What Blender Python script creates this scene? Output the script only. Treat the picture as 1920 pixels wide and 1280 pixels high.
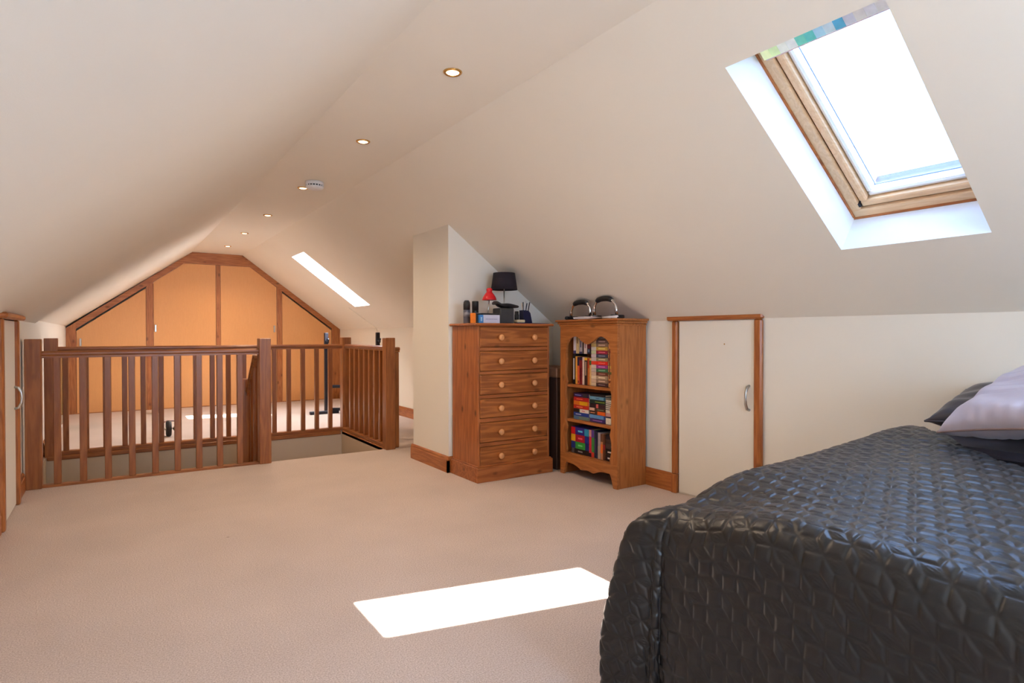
import bpy, bmesh, math, random
import numpy as np
from mathutils import Vector, Matrix
random.seed(7)
S = bpy.context.scene
for o in list(bpy.data.objects): bpy.data.objects.remove(o)
col = S.collection

# ------------------------------------------------------------------ camera
cam_d = bpy.data.cameras.new('camera'); cam = bpy.data.objects.new('camera', cam_d); col.objects.link(cam)
cam_d.sensor_width = 36; cam_d.lens = 1128.13 * 36 / 1920; cam_d.clip_start = .03
ya, pi_, ro = math.radians(-33.5722), math.radians(-0.634), math.radians(-0.0415)
F = Vector((-math.sin(ya) * math.cos(pi_), math.cos(ya) * math.cos(pi_), math.sin(pi_)))
R = Vector((math.cos(ya), math.sin(ya), 0)); U = R.cross(F)
R2 = R * math.cos(ro) + U * math.sin(ro); U2 = -R * math.sin(ro) + U * math.cos(ro)
cam.matrix_world = Matrix(((R2.x, U2.x, -F.x, 0), (R2.y, U2.y, -F.y, 0), (R2.z, U2.z, -F.z, 1.1), (0, 0, 0, 1)))
S.camera = cam

# ------------------------------------------------------------------ colour management, world, sun, added fill and far window light
S.view_settings.view_transform = 'Standard'; S.view_settings.look = 'None'
S.view_settings.gamma = 1; S.view_settings.use_curve_mapping = False
S.view_settings.exposure = 0.50

W = bpy.data.worlds.new('world'); S.world = W; W.use_nodes = True
nt = W.node_tree; nt.nodes.clear()
wo = nt.nodes.new('ShaderNodeOutputWorld'); bg = nt.nodes.new('ShaderNodeBackground')
tc = nt.nodes.new('ShaderNodeTexCoord'); nz = nt.nodes.new('ShaderNodeTexNoise'); cr = nt.nodes.new('ShaderNodeValToRGB')
nz.inputs['Scale'].default_value = 4.0; nz.inputs['Detail'].default_value = 5
cr.color_ramp.elements[0].position = .42; cr.color_ramp.elements[0].color = (.068, .19, .46, 1)
cr.color_ramp.elements[1].position = .60; cr.color_ramp.elements[1].color = (.28, .39, .58, 1)
nt.links.new(tc.outputs['Generated'], nz.inputs['Vector']); nt.links.new(nz.outputs['Fac'], cr.inputs[0])
nt.links.new(cr.outputs[0], bg.inputs[0]); nt.links.new(bg.outputs[0], wo.inputs[0])
bg.inputs[1].default_value = 15

sd = bpy.data.lights.new('sun', 'SUN'); sun = bpy.data.objects.new('sun', sd); col.objects.link(sun)
sd.energy = 48; sd.angle = math.radians(.55); sd.color = (1, .98, .96)
sun.rotation_euler = Vector((-.628, .44, -1)).to_track_quat('-Z', 'Y').to_euler(); sun.location = (8, -4, 9)

# added fill lamp behind the camera, set in the opening of an added window
ad = bpy.data.lights.new('gable_fill', 'AREA'); al = bpy.data.objects.new('gable_fill', ad); col.objects.link(al)
ad.shape = 'RECTANGLE'; ad.size = 1.5; ad.size_y = 1.1; ad.energy = 38; ad.color = (.72, .87, 1)
al.location = (1.2, -1.63, 1.35); al.rotation_euler = (math.radians(90), 0, 0)

# daylight entering by the far roof window: the lamp fills the opening just outside its pane
fd = bpy.data.lights.new('far_roof_window_daylight', 'AREA'); fl_ = bpy.data.objects.new('far_roof_window_daylight', fd); col.objects.link(fl_)
fd.shape = 'RECTANGLE'; fd.size = .5; fd.size_y = 1.0; fd.energy = 62; fd.color = (.90, .95, 1)
_n = Vector((.748, 0, 1)).normalized()
fl_.location = Vector((2.445, 8.08, 2.3637 - .748 * (2.445 - 1.7235))) + _n * .40
fl_.rotation_euler = (-_n).to_track_quat('-Z', 'Y').to_euler()

# ------------------------------------------------------------------ helpers
def link(o, parent=None):
    col.objects.link(o)
    if parent is not None:
        o.parent = parent
        q = Vector((0, 0, 0)); p = parent
        while p is not None: q += p.location; p = p.parent
        o.location = -q if not o.get('_local') else o.location
    return o
def mobj(name, v, f, mat, parent=None, smooth=False, fm=None):
    me = bpy.data.meshes.new(name); me.from_pydata([tuple(a) for a in v], [], f)
    for m in (mat if isinstance(mat, (list, tuple)) else [mat]): me.materials.append(m)
    if fm: me.polygons.foreach_set('material_index', fm)
    if smooth: me.polygons.foreach_set('use_smooth', [True] * len(me.polygons))
    me.update()
    return link(bpy.data.objects.new(name, me), parent)
def from_bm(name, bm, mat, parent=None, smooth=False):
    me = bpy.data.meshes.new(name); bmesh.ops.recalc_face_normals(bm, faces=bm.faces); bm.to_mesh(me); bm.free()
    for m in (mat if isinstance(mat, (list, tuple)) else [mat]): me.materials.append(m)
    if smooth: me.polygons.foreach_set('use_smooth', [True] * len(me.polygons))
    return link(bpy.data.objects.new(name, me), parent)
def bbox(bm, x0, x1, y0, y1, z0, z1, bev=0, M=None):
    vs = [bm.verts.new((x, y, z)) for x in (x0, x1) for y in (y0, y1) for z in (z0, z1)]
    fs = [(0, 1, 3, 2), (4, 6, 7, 5), (0, 4, 5, 1), (2, 3, 7, 6), (0, 2, 6, 4), (1, 5, 7, 3)]
    fl = [bm.faces.new([vs[i] for i in f]) for f in fs]
    if bev > 0:
        es = list({e for f in fl for e in f.edges})
        r = bmesh.ops.bevel(bm, geom=es, offset=bev, segments=1, affect='EDGES', profile=.5)
        vs = list({v for f in r['faces'] for v in f.verts} | {v for v in vs if v.is_valid})
    if M is not None:
        for v in vs: v.co = M @ v.co
def box(name, x0, x1, y0, y1, z0, z1, mat, parent=None, bev=.002, M=None):
    bm = bmesh.new(); bbox(bm, min(x0, x1), max(x0, x1), min(y0, y1), max(y0, y1), min(z0, z1), max(z0, z1), bev, M)
    return from_bm(name, bm, mat, parent)
def prism(name, poly, axis, a, b, mat, parent=None, smooth=False):
    """poly in the two other axes (x,z) for axis y, (y,z) for axis x, (x,y) for axis z; extruded a..b"""
    n = len(poly)
    def P(p, t): return {'x': (t, p[0], p[1]), 'y': (p[0], t, p[1]), 'z': (p[0], p[1], t)}[axis]
    bm = bmesh.new(); A = [bm.verts.new(P(p, a)) for p in poly]; B = [bm.verts.new(P(p, b)) for p in poly]
    bm.faces.new(A); bm.faces.new(B[::-1])
    for i in range(n): bm.faces.new((A[i], A[(i + 1) % n], B[(i + 1) % n], B[i]))
    return from_bm(name, bm, mat, parent, smooth)
def lathe(name, prof, mat, parent=None, c=(0, 0, 0), n=24, axis='z', smooth=True):
    v = []; f = []
    for r, z in prof:
        for k in range(n):
            t = 2 * math.pi * k / n; p = (r * math.cos(t), r * math.sin(t), z)
            if axis == 'y': p = (p[0], p[2], p[1])
            if axis == 'x': p = (p[2], p[0], p[1])
            v.append((p[0] + c[0], p[1] + c[1], p[2] + c[2]))
    m = len(prof)
    for i in range(m - 1):
        for k in range(n): f.append((i * n + k, i * n + (k + 1) % n, (i + 1) * n + (k + 1) % n, (i + 1) * n + k))
    f.append(tuple(range(n))); f.append(tuple(range((m - 1) * n, m * n))[::-1])
    bm = bmesh.new(); vs = [bm.verts.new(p) for p in v]
    for q in f:
        try: bm.faces.new([vs[i] for i in q])
        except ValueError: pass
    o = from_bm(name, bm, mat, parent, False)
    if smooth:
        for p in o.data.polygons: p.use_smooth = len(p.vertices) == 4
    return o
def tube(name, pts, r, mat, parent=None, n=10, rs=None):
    pts = [Vector(p) for p in pts]; v = []; f = []
    up = Vector((0, 0, 1))
    for i, p in enumerate(pts):
        d = (pts[min(i + 1, len(pts) - 1)] - pts[max(i - 1, 0)]).normalized()
        a = d.cross(up if abs(d.dot(up)) < .9 else Vector((1, 0, 0)))
        if i and a.dot(pa) < 0: a = -a
        a.normalize(); b = d.cross(a); pa = a; q = rs[i] if rs else r
        for k in range(n):
            t = 2 * math.pi * k / n; v.append(p + a * math.cos(t) * q + b * math.sin(t) * q)
    for i in range(len(pts) - 1):
        for k in range(n): f.append((i * n + k, i * n + (k + 1) % n, (i + 1) * n + (k + 1) % n, (i + 1) * n + k))
    f.append(tuple(range(n))[::-1]); f.append(tuple(range((len(pts) - 1) * n, len(pts) * n)))
    return mobj(name, v, f, mat, parent, True)
def thing(name, label, cat, loc, group=None, kind=None):
    o = bpy.data.objects.new(name, None); o.empty_display_size = .1; o.location = loc; col.objects.link(o)
    if kind: o['kind'] = kind
    else: o['label'] = label; o['category'] = cat
    if kind and label: o['label'] = label
    if group: o['group'] = group
    return o
def tag(o, label, cat, group=None, kind=None):
    o['label'] = label; o['category'] = cat
    if group: o['group'] = group
    if kind: o['kind'] = kind
    return o
def struct(o, label=None):
    o['kind'] = 'structure'
    if label: o['label'] = label
    return o

# ------------------------------------------------------------------ materials
def srgb(r, g, b):
    def c(x):
        x /= 255; return x / 12.92 if x <= .04045 else ((x + .055) / 1.055) ** 2.4
    return (c(r), c(g), c(b), 1)
MC = {}
def base(name, color, rough=.6, metal=0, spec=.5, **k):
    m = bpy.data.materials.new(name); m.use_nodes = True; b = m.node_tree.nodes['Principled BSDF']
    b.inputs['Base Color'].default_value = color; b.inputs['Roughness'].default_value = rough
    b.inputs['Metallic'].default_value = metal; b.inputs['Specular IOR Level'].default_value = spec
    for kk, vv in k.items(): b.inputs[kk].default_value = vv
    return m, b, m.node_tree
def plain(color, rough=.55, metal=0, var=.06, scale=30, spec=.5):
    """procedural: a small noise variation on the colour"""
    key = (color, rough, metal, var)
    if key in MC: return MC[key]
    m, b, t = base('paint_%d' % len(MC), color, rough, metal, spec)
    n = t.nodes.new('ShaderNodeTexNoise'); n.inputs['Scale'].default_value = scale; n.inputs['Detail'].default_value = 3
    c = t.nodes.new('ShaderNodeTexCoord'); t.links.new(c.outputs['Object'], n.inputs['Vector'])
    r = t.nodes.new('ShaderNodeValToRGB'); r.color_ramp.elements[0].position = .3; r.color_ramp.elements[1].position = .7
    r.color_ramp.elements[0].color = tuple(x * (1 - var) for x in color[:3]) + (1,)
    r.color_ramp.elements[1].color = tuple(min(1, x * (1 + var)) for x in color[:3]) + (1,)
    t.links.new(n.outputs['Fac'], r.inputs[0]); t.links.new(r.outputs[0], b.inputs['Base Color'])
    MC[key] = m; return m
def wood(axis, light, dark, rough=.38, knots=.5, scale=1.0, ring=.5, knotcol=None):
    key = ('w', axis, light, dark, rough, knots, scale)
    if key in MC: return MC[key]
    m, b, t = base('pine_%d' % len(MC), light, rough)
    N = t.nodes.new; L = t.links.new
    c = N('ShaderNodeTexCoord'); mp = N('ShaderNodeMapping')
    ax = 'xyz'.index(axis); sc = [1, 1, 1]; sc[ax] = .09; mp.inputs['Scale'].default_value = [s * scale for s in sc]
    L(c.outputs['Object'], mp.inputs['Vector'])
    n0 = N('ShaderNodeTexNoise'); n0.inputs['Scale'].default_value = 9; n0.inputs['Detail'].default_value = 2; L(mp.outputs[0], n0.inputs['Vector'])
    ad_ = N('ShaderNodeMath'); ad_.operation = 'MULTIPLY'; ad_.inputs[1].default_value = 34; L(n0.outputs['Fac'], ad_.inputs[0])
    sn = N('ShaderNodeMath'); sn.operation = 'SINE'; L(ad_.outputs[0], sn.inputs[0])
    n1 = N('ShaderNodeTexNoise'); n1.inputs['Scale'].default_value = 120; n1.inputs['Detail'].default_value = 4; L(mp.outputs[0], n1.inputs['Vector'])
    r1 = N('ShaderNodeMapRange'); r1.inputs[1].default_value = -1; r1.inputs[2].default_value = 1; r1.inputs[3].default_value = 0; r1.inputs[4].default_value = ring; L(sn.outputs[0], r1.inputs[0])
    mx0 = N('ShaderNodeMath'); mx0.operation = 'MULTIPLY_ADD'; mx0.inputs[1].default_value = .7; L(n1.outputs['Fac'], mx0.inputs[0]); L(r1.outputs[0], mx0.inputs[2])
    rp = N('ShaderNodeValToRGB'); rp.color_ramp.elements[0].position = .15; rp.color_ramp.elements[1].position = .95
    rp.color_ramp.elements[0].color = light; rp.color_ramp.elements[1].color = dark; L(mx0.outputs[0], rp.inputs[0])
    out = rp.outputs[0]
    if knots:
        mp2 = N('ShaderNodeMapping'); s2 = [1, 1, 1]; s2[ax] = .55; mp2.inputs['Scale'].default_value = s2; L(c.outputs['Object'], mp2.inputs['Vector'])
        vo = N('ShaderNodeTexVoronoi'); vo.inputs['Scale'].default_value = 9.5; vo.inputs['Randomness'].default_value = 1; L(mp2.outputs[0], vo.inputs['Vector'])
        r2 = N('ShaderNodeMapRange'); r2.inputs[1].default_value = .08; r2.inputs[2].default_value = .19; r2.inputs[3].default_value = knots; r2.inputs[4].default_value = 0; L(vo.outputs['Distance'], r2.inputs[0])
        mx = N('ShaderNodeMix'); mx.data_type = 'RGBA'; L(r2.outputs[0], mx.inputs[0]); L(out, mx.inputs[6])
        mx.inputs[7].default_value = knotcol or tuple(x * .3 for x in dark[:3]) + (1,)
        out = mx.outputs[2]
    L(out, b.inputs['Base Color'])
    bp = N('ShaderNodeBump'); bp.inputs['Strength'].default_value = .08; bp.inputs['Distance'].default_value = .002; L(n1.outputs['Fac'], bp.inputs['Height']); L(bp.outputs[0], b.inputs['Normal'])
    MC[key] = m; return m
def wall_mat(name, color, bump=.15):
    m, b, t = base(name, color, .75, 0, .25); N = t.nodes.new; L = t.links.new
    c = N('ShaderNodeTexCoord'); n = N('ShaderNodeTexNoise'); n.inputs['Scale'].default_value = 1.3; n.inputs['Detail'].default_value = 3; L(c.outputs['Object'], n.inputs['Vector'])
    r = N('ShaderNodeValToRGB'); r.color_ramp.elements[0].position = .3; r.color_ramp.elements[1].position = .7
    r.color_ramp.elements[0].color = tuple(x * .975 for x in color[:3]) + (1,); r.color_ramp.elements[1].color = color
    L(n.outputs['Fac'], r.inputs[0]); L(r.outputs[0], b.inputs['Base Color'])
    n2 = N('ShaderNodeTexNoise'); n2.inputs['Scale'].default_value = 260; n2.inputs['Detail'].default_value = 2; L(c.outputs['Object'], n2.inputs['Vector'])
    bp = N('ShaderNodeBump'); bp.inputs['Strength'].default_value = bump; bp.inputs['Distance'].default_value = .001; L(n2.outputs['Fac'], bp.inputs['Height']); L(bp.outputs[0], b.inputs['Normal'])
    return m
M_wall = wall_mat('magnolia_paint', srgb(238, 231, 217))
M_white = wall_mat('white_paint', srgb(240, 240, 238), .05)
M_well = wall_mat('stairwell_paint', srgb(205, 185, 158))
def carpet_mat():
    m, b, t = base('carpet', srgb(205, 180, 163), .95, 0, .1); N = t.nodes.new; L = t.links.new
    c = N('ShaderNodeTexCoord')
    n = N('ShaderNodeTexNoise'); n.inputs['Scale'].default_value = 190; n.inputs['Detail'].default_value = 3; L(c.outputs['Object'], n.inputs['Vector'])
    n2 = N('ShaderNodeTexNoise'); n2.inputs['Scale'].default_value = 2.2; n2.inputs['Detail'].default_value = 4; L(c.outputs['Object'], n2.inputs['Vector'])
    r = N('ShaderNodeValToRGB'); r.color_ramp.elements[0].position = .32; r.color_ramp.elements[1].position = .68
    r.color_ramp.elements[0].color = srgb(184, 164, 151); r.color_ramp.elements[1].color = srgb(221, 204, 193)
    L(n.outputs['Fac'], r.inputs[0])
    r2 = N('ShaderNodeMapRange'); r2.inputs[1].default_value = .3; r2.inputs[2].default_value = .7; r2.inputs[3].default_value = .94; r2.inputs[4].default_value = 1.03; L(n2.outputs['Fac'], r2.inputs[0])
    mx = N('ShaderNodeMix'); mx.data_type = 'RGBA'; mx.blend_type = 'MULTIPLY'; mx.inputs[0].default_value = 1; L(r.outputs[0], mx.inputs[6]); L(r2.outputs[0], mx.inputs[7])
    vo = N('ShaderNodeTexVoronoi'); vo.inputs['Scale'].default_value = 2.6; L(c.outputs['Object'], vo.inputs['Vector'])
    r3 = N('ShaderNodeMapRange'); r3.inputs[1].default_value = .012; r3.inputs[2].default_value = .028; r3.inputs[3].default_value = .45; r3.inputs[4].default_value = 0; L(vo.outputs['Distance'], r3.inputs[0])
    m3 = N('ShaderNodeMix'); m3.data_type = 'RGBA'; L(r3.outputs[0], m3.inputs[0]); L(mx.outputs[2], m3.inputs[6]); m3.inputs[7].default_value = srgb(110, 85, 70)
    L(m3.outputs[2], b.inputs['Base Color'])
    bp = N('ShaderNodeBump'); bp.inputs['Strength'].default_value = .5; bp.inputs['Distance'].default_value = .004; L(n.outputs['Fac'], bp.inputs['Height']); L(bp.outputs[0], b.inputs['Normal'])
    return m
M_carpet = carpet_mat()
def glass_mat(name, tint=(1, 1, 1, 1)):
    m = bpy.data.materials.new(name); m.use_nodes = True; t = m.node_tree; t.nodes.clear(); N = t.nodes.new
    o = N('ShaderNodeOutputMaterial'); mx = N('ShaderNodeMixShader'); tr = N('ShaderNodeBsdfTransparent'); g = N('ShaderNodeBsdfGlossy'); lw = N('ShaderNodeLayerWeight'); pw = N('ShaderNodeMath'); fr = N('ShaderNodeMath')
    tr.inputs[0].default_value = tint; g.inputs['Roughness'].default_value = .02; lw.inputs[0].default_value = .5
    pw.operation = 'POWER'; pw.inputs[1].default_value = 4; fr.operation = 'MULTIPLY_ADD'; fr.inputs[1].default_value = .8; fr.inputs[2].default_value = .03
    t.links.new(lw.outputs['Facing'], pw.inputs[0]); t.links.new(pw.outputs[0], fr.inputs[0])
    t.links.new(fr.outputs[0], mx.inputs[0]); t.links.new(tr.outputs[0], mx.inputs[1]); t.links.new(g.outputs[0], mx.inputs[2]); t.links.new(mx.outputs[0], o.inputs[0])
    return m
M_glass = glass_mat('window_glass')
M_ban = {a: wood(a, srgb(170, 104, 52), srgb(138, 78, 36), .33, .3, 1.5) for a in 'xyz'}
M_che = {a: wood(a, srgb(184, 110, 58), srgb(148, 80, 38), .36, .8, 1.7) for a in 'xyz'}
M_drw = wood('x', srgb(186, 112, 54), srgb(144, 80, 36), .36, .6, 1.5, .7)
M_bkc = {a: wood(a, srgb(192, 122, 64), srgb(160, 94, 46), .4, .6, 2.0) for a in 'xyz'}
M_trim = {a: wood(a, srgb(188, 116, 60), srgb(154, 86, 42), .36, .6, 2.2) for a in 'xyz'}
M_wframe = {a: wood(a, srgb(190, 124, 70), srgb(158, 94, 50), .4, .6, 2.0) for a in 'xyz'}
M_wdoor = wood('z', srgb(236, 176, 112), srgb(222, 156, 94), .42, 0, 3.0, .12)
M_sash = {a: wood(a, srgb(236, 200, 156), srgb(214, 168, 120), .35, .0, 2.6, .3) for a in 'xyz'}
M_steel = plain(srgb(200, 198, 192), .28, 1, .02)
M_chrome = plain(srgb(225, 225, 225), .12, 1, .02)
M_brass = plain(srgb(214, 170, 100), .22, 1, .03)
M_black = plain(srgb(30, 28, 30), .5, 0, .15)
M_blackm = plain(srgb(34, 34, 44), .4, .3, .1)
M_dark = plain(srgb(52, 52, 54), .6, 0, .1)
M_gap = plain(srgb(20, 14, 10), .9, 0, .1)
M_wht = plain(srgb(232, 230, 228), .5, 0, .03)
M_knob = plain(srgb(214, 150, 96), .25, 0, .08)

# ------------------------------------------------------------------ room shell
XL, XR, ZC, A, B, ZE = -.54, 3.28, 2.3637, 1.016, 1.7235, 1.1994
YN, YF, YW = -1.6, 10.92, 10.326
m = (ZC - ZE) / (XR - B)
def zs(x): return ZC - m * max(0, x - B, A - x)
hy = math.hypot(1, m); nx, nz_ = m / hy, 1 / hy
WX0, WX1, WY0, WY1 = -.505, 2.17, 5.5, 6.79   # stairwell opening
def grid_slab(name, P, us, vs, holes, th, mats, rim_mat=0):
    """slab with rectangular holes; P(u,v,t) -> world"""
    v = []; f = []; fm = []; idx = {}
    def vid(i, j, k):
        if (i, j, k) not in idx: idx[(i, j, k)] = len(v); v.append(P(us[i], vs[j], th * k))
        return idx[(i, j, k)]
    def solid(i, j):
        if i < 0 or j < 0 or i >= len(us) - 1 or j >= len(vs) - 1: return None
        cu, cv = (us[i] + us[i + 1]) / 2, (vs[j] + vs[j + 1]) / 2
        return not any(h[0] < cu < h[1] and h[2] < cv < h[3] for h in holes)
    for i in range(len(us) - 1):
        for j in range(len(vs) - 1):
            if not solid(i, j): continue
            f.append((vid(i, j, 0), vid(i + 1, j, 0), vid(i + 1, j + 1, 0), vid(i, j + 1, 0))); fm.append(0)
            f.append((vid(i, j, 1), vid(i, j + 1, 1), vid(i + 1, j + 1, 1), vid(i + 1, j, 1))); fm.append(0)
            for (di, dj, a, b) in ((-1, 0, (i, j), (i, j + 1)), (1, 0, (i + 1, j + 1), (i + 1, j)), (0, -1, (i + 1, j), (i, j)), (0, 1, (i, j + 1), (i + 1, j + 1))):
                s = solid(i + di, j + dj)
                if s: continue
                f.append((vid(*a, 0), vid(*b, 0), vid(*b, 1), vid(*a, 1))); fm.append(rim_mat if s is False else 0)
    return mobj(name, v, f, mats, fm=fm)
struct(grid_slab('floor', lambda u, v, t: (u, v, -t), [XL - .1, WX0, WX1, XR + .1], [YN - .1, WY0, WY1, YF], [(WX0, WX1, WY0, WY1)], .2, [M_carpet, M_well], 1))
SKY = [(.93, 1.515), (7.78, 8.38)]; SX0, SX1 = 2.012, 2.877
us = [B, SX0, SX1, XR + .001]; vs = sorted([YN - .1, YF] + [y for s in SKY for y in s])
struct(grid_slab('ceiling_right', lambda u, v, t: (u + nx * t, v, ZC - m * (u - B) + nz_ * t), us, vs, [(SX0, SX1, *s) for s in SKY], .2, [M_wall, M_white], 1), 'sloping ceiling with two roof windows')
struct(box('ceiling', A - .002, B + .002, YN - .1, YF, ZC, ZC + .2, M_wall, bev=0))
# left slope: the far part is set back a little behind a slanting line
def Pl(x, y, t): return (x - nx * t, y, zs(x) + nz_ * t)
e0, e1, rs_ = 6.42, 4.95, .022
v = [Pl(XL, YN - .1, 0), Pl(A, YN - .1, 0), Pl(A, e1, 0), Pl(XL, e0, 0), Pl(XL - .01, e0 + .012, rs_), Pl(A, e1 + .012, 0.0), Pl(A, YF, 0.0), Pl(XL - .01, YF, rs_),
     Pl(XL - .05, YN - .1, .2), Pl(A + .05, YN - .1, .2), Pl(A + .05, YF, .2), Pl(XL - .05, YF, .2)]
struct(mobj('ceiling_left', v, [(0, 1, 2, 3), (3, 2, 5, 4), (4, 5, 6, 7), (8, 11, 10, 9), (0, 3, 4, 7, 11, 8), (1, 9, 10, 6, 5, 2), (0, 8, 9, 1), (7, 6, 10, 11)], M_wall), 'sloping ceiling on the stair side')
struct(box('wall_left', XL - .12, XL, YN - .1, YF, -.2, ZE + .03, M_wall, bev=0))
struct(box('wall_right', XR, XR + .12, YN - .1, YF, -.2, ZE + .02, M_wall, bev=0))
prof = [(XL - .1, -.2), (XR + .1, -.2), (XR + .1, ZE + .1), (B, ZC + .15), (A, ZC + .15), (XL - .1, ZE + .1)]
struct(prism('wall_far', prof, 'y', YF, YF + .1, M_wall))
# near gable, unseen; its window is added to give the fill lamp an opening
gx0, gx1, gz0, gz1 = .45, 1.95, .8, 1.9
bm = bmesh.new()
bbox(bm, XL - .1, gx0, YN - .1, YN, -.2, 2.6); bbox(bm, gx1, XR + .1, YN - .1, YN, -.2, 2.6)
bbox(bm, gx0, gx1, YN - .1, YN, -.2, gz0); bbox(bm, gx0, gx1, YN - .1, YN, gz1, 2.6)
struct(from_bm('wall_near', bm, M_wall))
w = thing('fill_window', 'added gable window for the fill light, out of view', None, (1.2, YN, gz0), kind='structure')
for a in ((gx0, gx0 + .05, gz0, gz1), (gx1 - .05, gx1, gz0, gz1), (1.175, 1.225, gz0 + .05, gz1 - .05), (gx0 + .05, gx1 - .05, gz0, gz0 + .05), (gx0 + .05, gx1 - .05, gz1 - .05, gz1)):
    box('window_frame', a[0], a[1], YN - .08, YN - .03, a[2], a[3], M_sash['z'], w)
box('pane', gx0 + .05, gx1 - .05, YN - .056, YN - .05, gz0 + .05, gz1 - .05, M_glass, w, 0)

# chimney breast / boxed-in corner
CX, CY0, CY1 = 2.235, 4.285, 4.96
bm = bmesh.new()
lo = [bm.verts.new(p) for p in ((CX, CY0, 0), (XR, CY0, 0), (XR, CY1, 0), (CX, CY1, 0))]
hi = [bm.verts.new(p) for p in ((CX, CY0, zs(CX) + .02), (XR, CY0, ZE + .02), (XR, CY1, ZE + .02), (CX, CY1, zs(CX) + .02))]
bm.faces.new(lo); bm.faces.new(hi)
for i in range(4): bm.faces.new((lo[i], lo[(i + 1) % 4], hi[(i + 1) % 4], hi[i]))
struct(from_bm('wall_alcove', bm, M_wall))
# plaster ridge on slope and right wall far away
rid = prism('trim_1', [(8.55, 0), (8.57, 0), (8.565, .0), (8.56, .003)], 'x', 0, .01, M_wall)
bpy.data.objects.remove(rid)
bm = bmesh.new(); bbox(bm, XR - .006, XR, 8.56, 8.575, .13, ZE - .03)
struct(from_bm('trim_1', bm, M_wall), 'painted cable cover running up the far right wall')
tb = tube('trim_2', [(XR - .004, 8.567, ZE - .04), (XR - .012, 8.575, ZE - .005), (3.2, 8.6, zs(3.2) - .002), (2.88, 8.64, zs(2.88) - .002)], .006, M_wall); struct(tb, 'painted cable cover continuing up the slope')

# baseboards
def skirt(name, p0, p1, nrm, mat, h=.128, t=.02):
    p0, p1, nrm = Vector(p0), Vector(p1), Vector(nrm); d = p1 - p0
    pr = [(0, 0), (t, 0), (t, h * .76), (t * .8, h * .80), (t * .75, h * .92), (t * .35, h), (0, h)]
    bm = bmesh.new(); a = [bm.verts.new(p0 + nrm * q[0] + Vector((0, 0, q[1]))) for q in pr]; b = [bm.verts.new(p1 + nrm * q[0] + Vector((0, 0, q[1]))) for q in pr]
    bm.faces.new(a); bm.faces.new(b[::-1]); n = len(pr)
    for i in range(n): bm.faces.new((a[i], a[(i + 1) % n], b[(i + 1) % n], b[i]))
    return struct(from_bm(name, bm, mat))
skirt('baseboard_right', (XR, 2.885, 0), (XR, CY0 - .02, 0), (-1, 0, 0), M_trim['y'])
skirt('baseboard_far_right', (XR, CY1, 0), (XR, YW - .02, 0), (-1, 0, 0), M_trim['y'])
skirt('baseboard_near_right', (XR, YN, 0), (XR, 2.16, 0), (-1, 0, 0), M_trim['y'])
skirt('baseboard_alcove_side', (CX, CY0 - .02, 0), (CX, CY1 + .02, 0), (-1, 0, 0), M_trim['y'])
skirt('baseboard_alcove', (CX - .02, CY0, 0), (XR, CY0, 0), (0, -1, 0), M_trim['x'])
skirt('baseboard_left', (XL, 5.075, 0), (XL, 5.44, 0), (1, 0, 0), M_trim['y'])
skirt('baseboard_near_left', (XL, YN, 0), (XL, 4.33, 0), (1, 0, 0), M_trim['y'])
skirt('baseboard_far_left', (XL, 6.88, 0), (XL, YW - .02, 0), (1, 0, 0), M_trim['y'])

# ------------------------------------------------------------------ eaves doors
def bow_handle(parent, x, y, z, L, out, mat, name='handle'):
    pts = [(x, y, z - L / 2), (x + out * .6, y, z - L / 2 + .006), (x + out, y, z - L * .25), (x + out * 1.12, y, z), (x + out, y, z + L * .25), (x + out * .6, y, z + L / 2 - .006), (x, y, z + L / 2)]
    return tube(name, pts, .007, mat, parent, 10, [.008, .0085, .008, .0075, .008, .0085, .008])
d1 = thing('door_1', 'low cream eaves door with pine frame in the right wall', None, (XR, 2.53, 0), kind='structure')
box('door_panel', XR - .012, XR + .01, 2.245, 2.832, .012, 1.193, M_wall, d1, .002)
box('shadow_gap', XR - .008, XR + .004, 2.832, 2.838, .012, 1.193, M_gap, d1, 0)
box('jamb', XR - .032, XR, 2.838, 2.884, .13, 1.196, M_trim['z'], d1, .008)
box('jamb', XR - .032, XR, 2.185, 2.241, 0, 1.196, M_trim['z'], d1, .010)
box('plinth_block', XR - .034, XR, 2.838, 2.884, 0, .13, M_trim['z'], d1, .003)
box('architrave', XR - .036, XR, 2.178, 2.93, 1.196, 1.232, M_trim['y'], d1, .010)
bow_handle(d1, XR - .012, 2.279, .71, .15, -.035, M_steel)
lathe('screw', [(.004, 0), (.005, -.002), (.002, -.004)], M_brass, d1, (XR - .012, 2.46, 1.04), 8, 'x')
d2 = thing('door_2', 'low cream eaves door with pine frame in the left wall', None, (XL, 4.7, 0), kind='structure')
box('door_panel', XL - .01, XL + .014, 4.41, 5.0, .01, 1.19, M_wall, d2, .002)
box('shadow_gap', XL - .004, XL + .010, 4.40, 5.01, 1.190, 1.197, M_gap, d2, 0)
box('jamb', XL, XL + .034, 5.005, 5.06, 0, 1.196, M_trim['z'], d2, .008)
box('jamb', XL, XL + .034, 4.345, 4.40, 0, 1.196, M_trim['z'], d2, .008)
box('architrave', XL, XL + .06, 4.30, 5.12, 1.196, 1.228, M_trim['y'], d2, .009)
bow_handle(d2, XL + .014, 4.955, .70, .14, .035, M_steel)

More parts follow.
